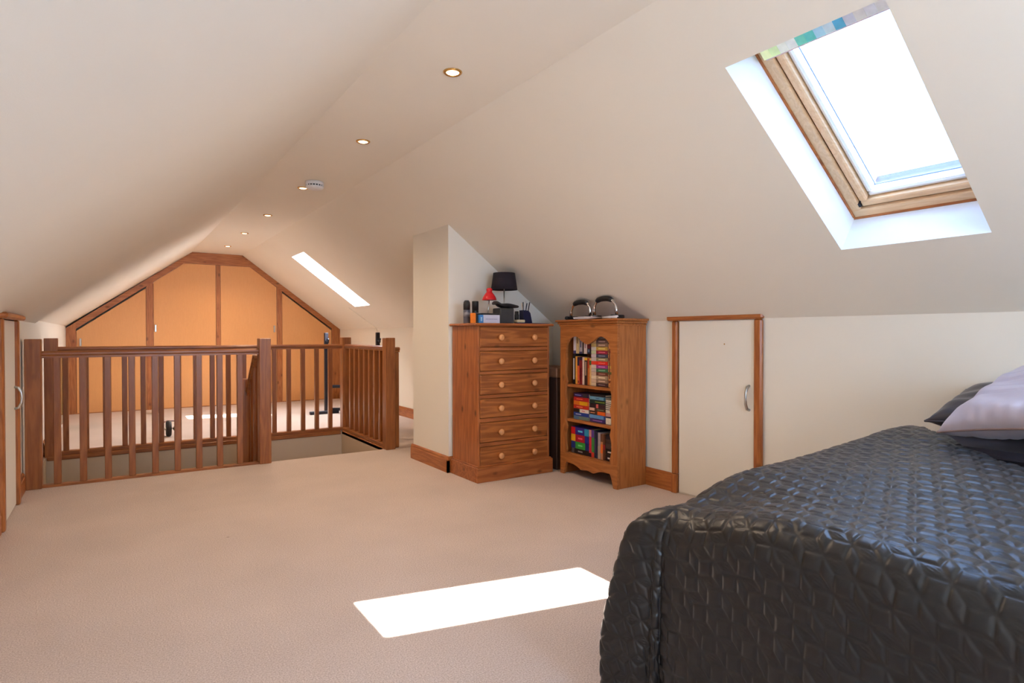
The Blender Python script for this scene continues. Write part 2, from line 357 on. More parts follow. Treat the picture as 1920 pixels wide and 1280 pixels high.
# ------------------------------------------------------------------ roof windows
def roof_window(name, y0, y1, label, blind=False):
    w = thing(name, label, None, (SX1, (y0 + y1) / 2, zs(SX1)), kind='structure')
    L = (SX1 - SX0) * hy
    sd_ = Vector((-1 / hy, 0, m / hy)); nn = Vector((nx, 0, nz_)); o0 = Vector((SX1, 0, zs(SX1)))
    Mx = Matrix(((sd_.x, 0, nn.x, o0.x), (0, 1, 0, 0), (sd_.z, 0, nn.z, o0.z), (0, 0, 0, 1)))
    def tb(nm, s0, s1, ya, yb, a, b, mat, bev=.004, par=w): return box(nm, s0, s1, ya, yb, a, b, mat, par, bev, Mx)
    def ring(nm, i0, i1, a, b, mats, par=w, bev=.004, bot=0.0, top=0.0):
        tb(nm, i0 + bot, i1 + bot, y0 + i0, y1 - i0, a, b, mats['y'], bev, par)
        tb(nm, L - i1 - top, L - i0 - top, y0 + i0, y1 - i0, a, b, mats['y'], bev, par)
        tb(nm, i1 + bot, L - i1 - top, y0 + i0, y0 + i1, a, b, mats['x'], bev, par)
        tb(nm, i1 + bot, L - i1 - top, y1 - i1, y1 - i0, a, b, mats['x'], bev, par)
    ring('frame_moulding', -.004, .008, .192, .215, M_trim)
    ring('window_frame', -.01, .05, .20, .33, M_sash)
    dk = {k: M_gap for k in 'xyz'}
    ring('sash_gap_shade', .049, .055, .222, .33, dk, bev=0)  # near-black ring colours in the shade of the gap between frame and sash
    ring('sash', .054, .088, .212, .30, M_sash, bev=.006)
    ring('sash_bead', .088, .112, .238, .30, {k: M_white for k in 'xyz'}, bev=.008)
    gk = {k: plain(srgb(120, 138, 190), .4, 0, .02) for k in 'xyz'}
    ring('glazing_spacer', .106, .115, .286, .296, gk, bev=.001)
    tb('pane', .10, L - .10, y0 + .10, y1 - .10, .297, .301, M_glass, 0)
    ring('flashing', -.03, .1, .31, .36, {k: plain(srgb(90, 90, 95), .5, .6, .05) for k in 'xyz'}, bev=.003)
    for ss in (.065, L - .14): 
        bx = tb('catch', ss, ss + .022, y1 - .058, y1 - .046, .20, .222, M_blackm, .002)
    if blind:
        cs = [(240, 246, 180), (225, 244, 175), (246, 248, 230), (245, 246, 235), (120, 220, 195), (105, 215, 205), (180, 230, 250), (215, 240, 250), (90, 195, 235), (230, 235, 245), (248, 246, 238), (246, 246, 246), (250, 246, 238), (235, 242, 250)]  # fold colours paled to stand in for daylight glowing through the cloth
        n = len(cs); ya = y1 - .05; yb = y0 + .03
        tb('blind_rail', L - .122, L - .112, yb, ya, .160, .200, plain(srgb(220, 190, 185), .5, 0, .02), .002)
        for i, c in enumerate(cs):
            tb('blind_fold', L - .112, L - .05, ya - (ya - yb) * (i + 1) / n, ya - (ya - yb) * i / n, .15, .200, plain(srgb(*c), .5, 0, .08), .001)
    return w
roof_window('window_1', *SKY[0], 'roof window over the bed with pale pine frame and a gathered patterned blind', True)
roof_window('window_2', *SKY[1], 'far roof window beyond the stairs, white reveal')

# ------------------------------------------------------------------ stairwell
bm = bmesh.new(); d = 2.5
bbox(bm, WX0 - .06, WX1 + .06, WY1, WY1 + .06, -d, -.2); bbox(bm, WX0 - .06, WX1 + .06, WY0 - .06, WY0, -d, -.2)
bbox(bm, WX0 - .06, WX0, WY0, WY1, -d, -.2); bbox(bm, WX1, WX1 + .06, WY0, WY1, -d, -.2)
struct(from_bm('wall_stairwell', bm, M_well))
struct(box('floor_below', WX0 - .06, WX1 + .06, WY0 - .06, WY1 + .06, -d - .1, -d, M_carpet, bev=0))
st = thing('staircase', 'carpeted stairs dropping away inside the stairwell', 'stairs', (1.6, WY0, -d))
for i in range(7):
    box('step', 1.08, WX1 - .004, WY0 + .004 + .17 * i, WY1 - .004 if i > 5 else WY0 + .004 + .17 * (i + 1) + .02, -2.49 if i > 5 else -.19 * (i + 1) - .2, -.19 * (i + 1), M_carpet, st, .008)
for i in range(5):
    box('step', 1.075 - .2 * (i + 1), 1.075 - .2 * i, WY0 + .35, WY1 - .004, -.19 * (i + 8) - .2, -.19 * (i + 8), M_carpet, st, .008)
box('string_board', 1.072, 1.08, WY0 + .004, WY0 + 1.2, -1.9, -.03, M_ban['y'], st, .002)

# ------------------------------------------------------------------ banisters
def handrail(parent, p0, p1, w=.062, h=.05, zoff=0, name='handrail', mat=None):
    p0, p1 = Vector(p0), Vector(p1); d = (p1 - p0); d.normalize(); s = d.cross(Vector((0, 0, 1))).normalized(); u = s.cross(d)
    pr = [(-w * .33, 0), (-w * .33, h * .3), (-w / 2, h * .5), (-w / 2, h * .78), (-w * .3, h), (w * .3, h), (w / 2, h * .78), (w / 2, h * .5), (w * .33, h * .3), (w * .33, 0)]
    bm = bmesh.new(); a = [bm.verts.new(p0 + s * q[0] + u * q[1]) for q in pr]; b = [bm.verts.new(p1 + s * q[0] + u * q[1]) for q in pr]
    bm.faces.new(a); bm.faces.new(b[::-1]); n = len(pr)
    for i in range(n): bm.faces.new((a[i], a[(i + 1) % n], b[(i + 1) % n], b[i]))
    return from_bm(name, bm, mat, parent)
def post(parent, x, y, s=.095, z0=0, z1=1.072): return box('newel_post', x - s / 2, x + s / 2, y - s / 2, y + s / 2, z0, z1, M_ban['z'], parent, .004)
def balusters(parent, xs, ys, z0, z1, s=.044):
    me = None
    for x in xs:
        for y in ys:
            if me is None:
                bm = bmesh.new(); bbox(bm, -s / 2, s / 2, -s / 2, s / 2, z0, z1, .003)
                o = from_bm('baluster', bm, M_ban['z'], parent); me = o.data
            else:
                o = bpy.data.objects.new('baluster', me); link(o, parent)
            o.location = Vector((x, y, 0)) - Vector(parent.location)
YB, YB2, XBR = 5.485, 6.83, 2.215
b1 = thing('banister', 'front banister nearest the camera, eight pine balusters between two tall posts', 'banister', (.3, YB, 0))
post(b1, -.475, YB); post(b1, 1.083, YB)
handrail(b1, (-.428, YB, .935), (1.036, YB, .935), mat=M_ban['x'])
box('base_rail', -.428, 1.036, YB - .03, YB + .03, 0, .018, M_ban['x'], b1, .002)
balusters(b1, [-.1865 + .1535 * i for i in range(8)] + [-.34], [YB], .018, .938)
b2 = thing('banister', 'long back banister on the far side of the stairwell, facing the wardrobe', 'banister', (.9, YB2, 0))
post(b2, -.465, YB2 + .01, .1); post(b2, 2.235, YB2 + .01, .1)
handrail(b2, (-.415, YB2, .945), (2.185, YB2, .945), mat=M_ban['x'])
box('base_rail', -.415, 2.180, YB2 - .035, YB2 + .035, .012, .046, M_ban['x'], b2, .004)
box('nosing_board', -.50, 2.162, YB2 - .05, YB2 + .05, -.03, .012, M_ban['x'], b2, .006)
balusters(b2, [-.36 + .1508 * i for i in range(17)], [YB2], .046, .948)
b3 = thing('banister', 'short side banister on the right of the stairwell with seven balusters', 'banister', (XBR, 6.1, 0))
post(b3, XBR, YB, .095)
handrail(b3, (XBR, YB + .048, .945), (XBR + .02, YB2 - .045, .945), mat=M_ban['y'])
box('base_rail', XBR - .033, XBR + .033, YB + .048, YB2 - .045, .012, .046, M_ban['y'], b3, .004)
box('nosing_board', XBR - .045, XBR + .05, YB + .048, YB2 - .052, -.03, .012, M_ban['y'], b3, .006)
balusters(b3, [XBR + .004], [5.69 + .15 * i for i in range(7)], .046, .948, .042)
box('half_post', XBR + .052, XBR + .115, YB + .02, YB + .085, 0, .93, M_ban['z'], b3, .006)
handrail(b3, (XBR + .049, YB + .052, .93), (XBR + .125, YB + .052, .93), mat=M_ban['x'], name='rail_end')
b4 = thing('banister', 'sloping stair banister going down behind the front middle post to a lower post', 'banister', (1.06, 5.8, -.4))
box('newel_post', .978, 1.068, 5.90, 5.99, -1.2, .70, M_ban['z'], b4, .004)
handrail(b4, (1.035, YB + .048, .90), (1.035, 5.9, .55), mat=M_ban['y'])
for i in range(2):
    y = 5.63 + .13 * i; box('baluster', 1.02, 1.056, y - .018, y + .018, -.6, .90 - .94 * (y - YB - .048) + .012, M_ban['z'], b4, .003)

# ------------------------------------------------------------------ fitted wardrobe
wd = thing('wardrobe', 'fitted wardrobe with four beech doors in a pine frame across the far gable', 'wardrobe', (1.37, YW, 0))
def quad_prism(name, poly, y0, y1, mat, parent): return prism(name, poly, 'y', y0, y1, mat, parent)
fy0, fy1 = YW, YW + .03
for a, b, nm in ((XL, -.425, 'stile'), (.414, .502, 'stile'), (1.343, 1.403, 'stile'), (2.241, 2.322, 'stile'), (3.137, XR, 'stile')):
    zt = lambda x: min(zs(x) - .085 if A - .15 > x or x > B + .15 else 2.185, 2.185)
    if a == XL: poly = [(a, 0), (b, 0), (b, zs(b) - .002), (a, zs(a) - .002)]
    elif b == XR: poly = [(a, 0), (b, 0), (b, zs(b) - .002), (a, zs(a) - .002)]
    else: poly = [(a, 0), (b, 0), (b, zt(b)), (a, zt(a))]
    quad_prism(nm, poly, fy0, fy1, M_wframe['z'], wd)
dz = .098
quad_prism('raking_rail', [(-.425, zs(-.425) - dz), (A - .172, zs(A - .172) - dz + .002), (A - .172, zs(A - .172) - .002), (-.425, zs(-.425) - .002)], fy0 - .006, fy1, M_wframe['x'], wd)
quad_prism('raking_rail', [(B + .172, zs(B + .172) - dz + .002), (3.137, zs(3.137) - dz), (3.137, zs(3.137) - .002), (B + .172, zs(B + .172) - .002)], fy0 - .006, fy1, M_wframe['x'], wd)
xa, xb = A - .172, B + .172
quad_prism('head_board', [(xa, zs(xa) - dz - .002), (A - .1075, 2.187), (B + .1075, 2.187), (xb, zs(xb) - dz - .002), (xb, zs(xb) - .002), (B, ZC - .002), (A, ZC - .002), (xa, zs(xa) - .002)], fy0 - .004, fy1, M_wframe['x'], wd)
quad_prism('void_shade_sheet', [(XL + .05, .0), (XR - .05, .0), (XR - .05, 1.1), (B, 2.25), (A, 2.25), (XL + .05, 1.1)], fy1 + .03, fy1 + .04, M_gap, wd)  # near-black sheet stands in for the shade seen through the door gaps
def wdoor(x0, x1, gap, hx, hz):
    top = lambda x: min(zs(x) - dz - gap, 2.185)
    xs_ = [x0, x1]
    for c in (A - .1075, B + .1075):
        if x0 < c < x1: xs_ = sorted(xs_ + [c])
    poly = [(x0 + .004, .012), (x1 - .004, .012)] + [(min(max(x, x0 + .004), x1 - .004), top(x)) for x in xs_[::-1]]
    dd = quad_prism('door', poly, fy0 + .008, fy0 + .027, M_wdoor, wd)
    bm = bmesh.new(); bbox(bm, hx - .013, hx + .013, fy0 - .014, fy0 + .008, hz - .055, hz + .055, .006)
    h = from_bm('handle', bm, M_steel, dd)
wdoor(-.425, .414, .028, -.375, 1.0); wdoor(.502, 1.343, .0, .53, 1.20); wdoor(1.403, 2.241, .0, 2.2, 1.20); wdoor(2.322, 3.137, .028, 3.05, .9)
box('plinth_strip', -.425, 3.137, fy0 + .004, fy1, 0, .012, M_wframe['x'], wd, 0)

# ------------------------------------------------------------------ downlights and smoke alarm
def emis(name, c, s):
    mm = bpy.data.materials.new(name); mm.use_nodes = True; b = mm.node_tree.nodes['Principled BSDF']
    b.inputs['Emission Color'].default_value = c; b.inputs['Emission Strength'].default_value = s; b.inputs['Base Color'].default_value = (.8, .8, .8, 1)
    return mm
M_lens = emis('lamp_lens', (1, .82, .5, 1), 3.0)
where = ['nearest the camera, alone over the open floor', 'second from the camera, before the smoke alarm', 'third from the camera, touching the smoke alarm', 'fourth from the camera, just beyond the smoke alarm', 'fifth from the camera, level with the far roof window', 'farthest from the camera, close to the wardrobe']
for i, y in enumerate((2.58, 3.822, 5.312, 6.72, 8.06, 9.365)):
    dl = thing('downlight', 'lit brass ceiling downlight ' + where[i], 'light', (1.371, y, ZC), 'row of brass downlights along the flat ceiling')
    lathe('bezel', [(.030, .0), (.032, -.006), (.040, -.008), (.045, -.004), (.046, 0)], M_brass, dl, (1.371, y, ZC), 28)
    lathe('lens', [(.001, -.0085), (.022, -.0085), (.031, -.004), (.031, 0)], M_lens, dl, (1.371, y, ZC), 24)
    ld = bpy.data.lights.new('downlight_lamp', 'SPOT'); lo_ = bpy.data.objects.new('downlight_lamp', ld)
    ld.energy = 31; ld.color = (1, .77, .54); ld.spot_size = math.radians(140); ld.spot_blend = .8; ld.shadow_soft_size = .03
    lo_.location = (0, 0, -.02); col.objects.link(lo_); lo_.parent = dl
sa = thing('smoke_alarm', 'white round smoke alarm on the flat ceiling beside the third downlight', 'smoke alarm', (1.40, 5.06, ZC))
c = (1.40, 5.06, ZC)
lathe('base', [(.072, 0), (.073, -.022), (.071, -.026)], M_wht, sa, c, 36)
lathe('vent_ring', [(.064, -.026), (.064, -.038)], M_dark, sa, c, 36)
lathe('cover', [(.071, -.038), (.071, -.046), (.062, -.056), (.02, -.060), (.002, -.060)], M_wht, sa, c, 36)
for k in range(18):
    t = 2 * math.pi * k / 18; x, y = c[0] + .067 * math.cos(t), c[1] + .067 * math.sin(t)
    box('rib', x - .004, x + .004, y - .004, y + .004, ZC - .039, ZC - .025, M_wht, sa, 0)

# ------------------------------------------------------------------ chest of drawers
cx0, cx1, cy0, cy1, ct = 2.258, 2.922, 3.86, 4.262, 1.188
ch = thing('chest_of_drawers', 'tall narrow pine chest of six drawers standing against the boxed-in wall', 'chest of drawers', ((cx0 + cx1) / 2, 4.06, 0))
box('side_panel', cx0, cx0 + .018, cy0 + .002, cy1, .0, ct - .02, M_che['z'], ch, .002)
box('side_panel', cx1 - .018, cx1, cy0 + .002, cy1, .0, ct - .02, M_che['z'], ch, .002)
box('back_panel', cx0 + .018, cx1 - .018, cy1 - .012, cy1, .0, ct - .02, M_che['z'], ch, 0)
box('top', cx0 - .03, cx1 + .03, cy0 - .028, cy1 + .003, ct - .02, ct, M_che['x'], ch, .007)
zz = [(1.004, 1.164), (.826, .980), (.648, .803), (.473, .624), (.290, .445), (.112, .262)]
edges = [ct - .02] + [v for q in zz for v in (q[1], q[0])] + [.09]
for i in range(0, len(edges), 2):
    box('drawer_rail', cx0 + .018, cx1 - .018, cy0 + .003, cy0 + .03, edges[i + 1], edges[i], M_che['x'], ch, 0)
offs = [3.1, 7.7, 1.3, 5.2, 9.4, 12.6]
for (a, b) in zz:
    dr = box('drawer', cx0 + .020, cx1 - .020, cy0 - .004, cy0 + .022, a + .004, b - .004, M_drw, ch, .005)
    for kx in (cx0 + .19, cx1 - .165):
        lathe('knob', [(.011, -.004), (.010, .010), (.014, .015), (.022, .023), (.024, .030), (.021, .038), (.012, .043), (.002, .044)][::1], M_knob, dr, (kx, cy0, (a + b) / 2 - .003), 18, 'y')
        o = dr.children[-1]
        for vv in o.data.vertices: vv.co.y = 2 * cy0 - vv.co.y
bm = bmesh.new(); px0, px1, py0 = cx0 - .02, cx1 + .018, cy0 - .024
bbox(bm, px0, px1, py0, cy0 - .001, 0, .112, .003); bbox(bm, px0, cx0 - .0005, cy0 - .001, cy1, 0, .112, .003); bbox(bm, cx1 + .0005, px1, cy0 - .001, cy1, 0, .112, .003)
from_bm('plinth', bm, M_che['x'], ch)
bm = bmesh.new(); bbox(bm, px0 + .010, px1 - .010, py0 + .010, cy0 - .0005, .112, .122, .004); bbox(bm, px0 + .010, cx0 - .0005, cy0 - .001, cy1, .112, .122, .003)
from_bm('plinth_moulding', bm, M_che['x'], ch)

# ------------------------------------------------------------------ bookcase (front faces -X)
by0, by1, bx0, bx1, bt = 3.135, 3.785, 2.975, 3.262, 1.217
bk = thing('bookcase', 'pine bookcase with wavy arched front and three shelves standing by the right wall', 'bookcase', (3.12, 3.46, 0))
box('side_panel', bx0 + .02, bx1, by0, by0 + .02, 0, bt - .04, M_bkc['z'], bk, .002)
box('side_panel', bx0 + .02, bx1, by1 - .02, by1, 0, bt - .04, M_bkc['z'], bk, .002)
box('back_panel', bx1 - .010, bx1 - .002, by0 + .02, by1 - .02, .05, bt - .04, M_bkc['z'], bk, 0)
for z in (.713, .44, .172):
    box('shelf', bx0 + .021, bx1 - .010, by0 + .02, by1 - .02, z - .022, z, M_bkc['y'], bk, .002)
box('top_board', bx0 + .02, bx1 - .010, by0 + .02, by1 - .02, bt - .06, bt - .04, M_bkc['y'], bk, 0)
# carved front frame: outline with a wavy opening, built as strips between inner and outer curves
def inner_side(z, sgn):   # distance the carved edge stands in from the outer side
    t = (z - .2) / (1.0 - .2)
    return .060 + .020 * (1 - abs(math.sin(t * math.pi * 4.5))) ** 1.3
ym = (by0 + by1) / 2; zi0 = .17; ZA = .955
L_ = []
N_ = 60
for i in range(N_ + 1):
    z = zi0 + (ZA - zi0) * i / N_; L_.append((by1 - inner_side(z, 1) - .0, z))
top_ = []
yl, yr = by1 - inner_side(ZA, 1), by0 + inner_side(ZA, 1)
hw = (yl - yr) / 2
for i in range(1, 48):
    t = i / 48; y = yl + (yr - yl) * t; q = abs(2 * t - 1)
    lobe = lambda q_: ZA + .132 * math.sqrt(max(0, 1 - ((q_ - .56) / .44) ** 2)) ** .9
    w_ = min(1, max(0, (.42 - q) / .42)); w_ = w_ * w_ * (3 - 2 * w_)
    zc = lobe(max(q, .30)) * (1 - w_) + 1.028 * w_
    top_.append((y, zc))
R_ = [(by0 + inner_side(z, 1), z) for z in [ZA - (ZA - zi0) * i / N_ for i in range(N_ + 1)]]
def strip(name, inner, outer, x0, x1, mat, parent):
    v = []; f = []; n = len(inner)
    for (p, q) in zip(inner, outer): v += [(x0, *p), (x0, *q), (x1, *p), (x1, *q)]
    for i in range(n - 1):
        a, b = 4 * i, 4 * i + 4
        f += [(a, a + 1, b + 1, b), (a + 2, b + 2, b + 3, a + 3), (a, b, b + 2, a + 2), (a + 1, a + 3, b + 3, b + 1)]
    f += [(0, 2, 3, 1), (4 * n - 4, 4 * n - 3, 4 * n - 1, 4 * n - 2)]
    return mobj(name, v, f, mat, parent)
strip('front_stile', L_, [(by1, p[1]) for p in L_], bx0, bx0 + .02, M_bkc['z'], bk)
strip('front_stile', R_, [(by0, p[1]) for p in R_], bx0, bx0 + .02, M_bkc['z'], bk)
arch = [L_[-1]] + top_ + [R_[0]]
strip('arched_rail', [(by1, ZA)] + arch + [(by0, ZA)], [(by1, bt - .04)] + [(p[0], bt - .04) for p in arch] + [(by0, bt - .04)], bx0, bx0 + .02, M_bkc['y'], bk)
# wavy apron with feet
ap = []; n = 64
for i in range(n + 1):
    t = i / n; y = by1 + (by0 - by1) * t; q = abs(2 * t - 1)
    if q > .86: z = 0.0
    elif q > .72: z = .105 * math.sin((.86 - q) / .14 * math.pi / 2) ** .7
    else: z = .062 + .04 * (q / .72) ** 2 + .014 * abs(math.cos(q / .72 * math.pi * 1.5 + .2)) * (1 if q < .7 else 0) - .0
    ap.append((y, z))
strip('apron', ap, [(p[0], zi0) for p in ap], bx0, bx0 + .02, M_bkc['y'], bk)
bm = bmesh.new(); bbox(bm, bx0 - .008, bx1, by0 - .010, by1 + .010, bt - .052, bt - .034, .006)
bbox(bm, bx0 - .018, bx1, by0 - .020, by1 + .020, bt - .034, bt - .016, .006); bbox(bm, bx0 - .03, bx1, by0 - .032, by1 + .032, bt - .016, bt, .004)
from_bm('crown_moulding', bm, M_bkc['y'], bk)
ctr = Vector((3.12, 3.46, 0))

# ------------------------------------------------------------------ books
M_page = plain(srgb(226, 214, 190), .9, 0, .12, 300)
def book(label, group, y0, y1, z0, z1, color, flat=False, bands=(), titles=(), depth=.125, xf=3.02):
    """spine towards -X. y0>y1 allowed."""
    ya, yb = min(y0, y1) + .0004, max(y0, y1) - .0004; z0 += .0004; z1 -= .0004
    mt = plain(srgb(*color), .38, 0, .10, 60)
    t = thing('book', label, 'book', (xf + depth / 2, (ya + yb) / 2, z0), group)
    k = .0022
    bm = bmesh.new()
    if flat:
        bbox(bm, xf, xf + .003, ya, yb, z0, z1, .001); bbox(bm, xf + .003, xf + depth, ya, yb, z0, z0 + k); bbox(bm, xf + .003, xf + depth, ya, yb, z1 - k, z1)
        from_bm('cover', bm, mt, t); box('pages', xf + .003, xf + depth - .004, ya + .003, yb - .003, z0 + k, z1 - k, M_page, t, 0)
    else:
        bbox(bm, xf, xf + .003, ya, yb, z0, z1, .001); bbox(bm, xf + .003, xf + depth, ya, ya + k, z0, z1); bbox(bm, xf + .003, xf + depth, yb - k, yb, z0, z1)
        from_bm('cover', bm, mt, t); box('pages', xf + .003, xf + depth - .004, ya + k, yb - k, z0 + .003, z1 - .003, M_page, t, 0)
    for (a, b, c) in bands:    # fractions along the spine, 0 = left/bottom
        if flat: box('spine_band', xf - .0008, xf + .0005, yb - (yb - ya) * a, yb - (yb - ya) * b, z0 + .0005, z1 - .0005, plain(srgb(*c), .4, 0, .06), t, 0)
        else: box('spine_band', xf - .0008, xf + .0005, ya + .0005, yb - .0005, z0 + (z1 - z0) * a, z0 + (z1 - z0) * b, plain(srgb(*c), .4, 0, .06), t, 0)
    for (a, b, c) in titles:
        if flat: box('title_strip', xf - .0012, xf + .0004, yb - (yb - ya) * a, yb - (yb - ya) * b, z0 + (z1 - z0) * .38, z0 + (z1 - z0) * .62, plain(srgb(*c), .4, 0, .2, 400), t, 0)
        else: box('title_strip', xf - .0012, xf + .0004, ya + (yb - ya) * .33, ya + (yb - ya) * .67, z0 + (z1 - z0) * a, z0 + (z1 - z0) * b, plain(srgb(*c), .4, 0, .2, 400), t, 0)
    return t
def Yb(x): return 3.757 - (x - 1063) * .00608
def c1(v): return Yb(1060 + v / 12.19)
g = 'paperbacks on the top shelf of the bookcase'
z1_, z2_ = .714, .932
low = [(176, 246, (24, 20, 20), z2_ + .02, [], [(.15, .85, (215, 210, 205))], 'black paperback with white lettering, leftmost at the bottom of the top shelf'),
 (248, 292, (226, 160, 62), z2_, [], [], 'orange-yellow paperback beside the leftmost black paperback, top shelf'),
 (294, 342, (214, 92, 52), z2_ - .004, [(.68, 1, (30, 26, 60))], [(.05, .14, (20, 20, 20))], 'red-orange paperback with navy top end, top shelf'),
 (344, 412, (130, 26, 32), z2_ - .002, [(.88, 1, (44, 28, 62))], [(.1, .6, (90, 16, 24))], 'dark red paperback with purple top end, top shelf'),
 (414, 460, (224, 198, 176), z2_ - .004, [], [], 'plain cream paperback between dark red and brown ones, top shelf'),
 (462, 530, (60, 36, 30), z2_ - .006, [(.90, 1, (224, 176, 50))], [(.35, .85, (190, 160, 130))], 'dark brown paperback with yellow top end and pale lettering, top shelf'),
 (534, 580, (182, 100, 40), z2_ - .006, [(.62, .95, (176, 60, 30))], [], 'orange-brown paperback with red patch, top shelf'),
 (582, 622, (216, 172, 104), z2_ - .01, [(.75, .92, (60, 96, 50))], [], 'tan paperback with green mark, right of the orange-brown one, top shelf')]
for a, b, cc, zt, bd, tt, lb in low: book(lb, g, c1(a), c1(b), z1_, zt, cc, False, bd, tt, .12)
up = [(196, 262, (206, 196, 204), 1.150, [(.0, .12, (60, 60, 110))], [], 'white paperback standing on top of the lower row, far left of top shelf'),
 (264, 330, (202, 178, 128), 1.150, [], [(.4, .8, (120, 90, 60))], 'cream paperback in the upper row next to the white one, top shelf'),
 (342, 412, (168, 160, 166), 1.118, [(.0, .1, (50, 50, 90))], [(.3, .8, (90, 84, 110))], 'grey paperback in the upper row, top shelf'),
 (416, 446, (52, 34, 34), 1.104, [], [], 'thin dark paperback in the upper row between grey and white ones'),
 (448, 522, (212, 194, 182), 1.098, [], [(.3, .8, (150, 120, 130))], 'off-white paperback in the upper row left of the black one'),
 (528, 606, (34, 28, 36), 1.094, [(.3, .5, (120, 30, 40))], [(.1, .25, (110, 130, 160))], 'black paperback with red patch in the upper row, top shelf')]
for a, b, cc, zt, bd, tt, lb in up: book(lb, g, c1(a), c1(b), z2_ + .021, zt, cc, False, bd, tt, .12)
g2 = 'paperbacks lying in the right stack of the top shelf'
st_ = [((70, 42, 40), 'dark brown'), ((150, 120, 96), 'tan'), ((178, 150, 120), 'beige'), ((112, 60, 44), 'russet'), ((60, 110, 76), 'dark green'), ((150, 60, 130), 'magenta-marked'), ((232, 44, 30), 'bright red'), ((150, 138, 104), 'khaki'), ((66, 70, 90), 'slate'), ((150, 34, 60), 'crimson'), ((196, 156, 70), 'mustard'), ((148, 120, 100), 'dull brown'), ((110, 86, 84), 'grey-brown'), ((80, 70, 70), 'charcoal')]
ordn = ['bottom', 'second', 'third', 'fourth', 'fifth', 'sixth', 'seventh', 'eighth', 'ninth', 'tenth', 'eleventh', 'twelfth', 'thirteenth', 'fourteenth']
pale = [(224, 196, 160), (214, 180, 150), (226, 206, 176), (206, 176, 150), (196, 180, 170), (214, 200, 180), (236, 70, 44), (200, 190, 184), (206, 190, 190), (196, 206, 160), (214, 208, 200), (206, 176, 110), (196, 156, 110), (186, 150, 110)]
z = z1_; hh = (1.09 - z1_) / 14
for i, (cc, nm) in enumerate(st_):
    book('%s paperback, %s from bottom, tall top-shelf stack' % (nm, ordn[i] if i else 'first'), g2, c1(624), c1(988), z, z + hh, cc, True, [(0.0, .30, pale[i])], [(.45, .85, tuple(min(255, q + 80) for q in cc))], .115)
    z += hh
for i, (a, b, zt, cc) in enumerate(((1000, 1060, 1.03, (206, 140, 84)), (1062, 1160, 1.03, (214, 176, 120)))):
    book('tall pale patterned book on the top shelf, %s' % ('touching the flat stack' if not i else 'nearest the right side panel'), g, c1(a), c1(b), z1_, zt, cc, False, [(.1, .16, (120, 60, 40)), (.3, .36, (90, 110, 60)), (.44, .5, (220, 190, 90)), (.62, .68, (110, 50, 40)), (.8, .86, (150, 80, 60))], [(.2, .9, (110, 70, 60))], .115)
book('small dark book lying on top of the tall stack, top shelf', g2, c1(700), c1(930), 1.09, 1.108, (46, 48, 58), True, [], [(.1, .4, (190, 190, 190))], .11)
book('black book lying across the two tall pale books, top shelf', g2, c1(940), c1(1130), 1.091, 1.112, (36, 40, 46), True, [], [(.4, .8, (110, 120, 130))], .11)
def c2(v): return Yb(1060 + v / 16)
g3 = 'books lying in the left stack of the middle shelf'; zb = .441; Hh = .205
for i, (f0, f1, cc, bd, tt, lb) in enumerate((
  (0, .13, (110, 128, 118), [(.05, .35, (90, 120, 150))], [], 'grey-green book at the foot of the left stack, middle shelf'),
  (.13, .27, (34, 62, 142), [], [(.15, .5, (190, 200, 220))], 'blue book second from the foot of the left stack, middle shelf'),
  (.27, .41, (38, 26, 26), [(.42, 1, (222, 208, 196)), (.38, .44, (100, 150, 70))], [(.55, .75, (206, 110, 120))], 'black and white book in the left stack, middle shelf'),
  (.41, .55, (196, 50, 30), [], [(.2, .6, (236, 130, 90))], 'orange-red book under the yellow one, middle shelf'),
  (.55, .70, (214, 110, 30), [(.4, .9, (226, 164, 20))], [], 'yellow and orange book in the left stack, middle shelf'),
  (.70, .85, (180, 32, 32), [], [(.2, .6, (230, 100, 70))], 'crimson book below the purple one, middle shelf'),
  (.85, 1.0, (46, 24, 70), [(.62, .9, (50, 44, 50))], [(.1, .5, (130, 130, 190))], 'dark purple book on top of the left stack, middle shelf'))):
    book(lb, g3, c2(265), c2(745), zb + Hh * f0, zb + Hh * f1, cc, True, bd, tt, .14)
g4 = 'books lying in the right stack of the middle shelf'
for i, (f0, f1, cc, bd, tt, lb) in enumerate((
  (0, .14, (62, 44, 96), [], [(.2, .8, (150, 100, 160))], 'violet book at the foot of the right stack, middle shelf'),
  (.14, .28, (96, 146, 196), [(.9, 1, (50, 80, 150))], [], 'sky-blue book second from the foot of the right stack, middle shelf'),
  (.28, .42, (48, 26, 20), [(.5, 1, (224, 96, 30))], [(.05, .35, (210, 150, 110))], 'brown and orange book in the right stack, middle shelf'),
  (.42, .53, (70, 50, 40), [(0, .32, (214, 176, 150))], [(.5, .9, (140, 150, 110))], 'dark book with beige left end, right stack, middle shelf'),
  (.53, .68, (48, 28, 34), [(.42, .56, (206, 96, 86))], [], 'maroon-black book with pink spot, right stack, middle shelf'),
  (.68, .83, (22, 44, 36), [], [(.35, .95, (120, 140, 50))], 'dark green book in the right stack, middle shelf'),
  (.83, .95, (104, 152, 176), [(.9, 1, (20, 90, 120))], [(.4, .6, (60, 90, 130))], 'light blue book near the top of the right stack, middle shelf'),
  (.95, 1.04, (26, 26, 30), [], [], 'thin black book on top of the right stack, middle shelf'))):
    book(lb, g4, c2(770), c2(1232), zb + Hh * f0, zb + Hh * f1, cc, True, bd, tt, .135)
g5 = 'books standing at the right end of the middle shelf'
book('white book with black bars standing on the middle shelf', g5, c2(1240), c2(1388), zb, zb + .178, (224, 216, 200), False, [(.27, .33, (40, 40, 70)), (.6, .64, (120, 120, 120)), (.68, .72, (120, 120, 120)), (.76, .8, (110, 110, 110)), (.84, .88, (110, 110, 110)), (.92, .95, (110, 110, 110)), (.33, .48, (196, 150, 150))], [], .13)
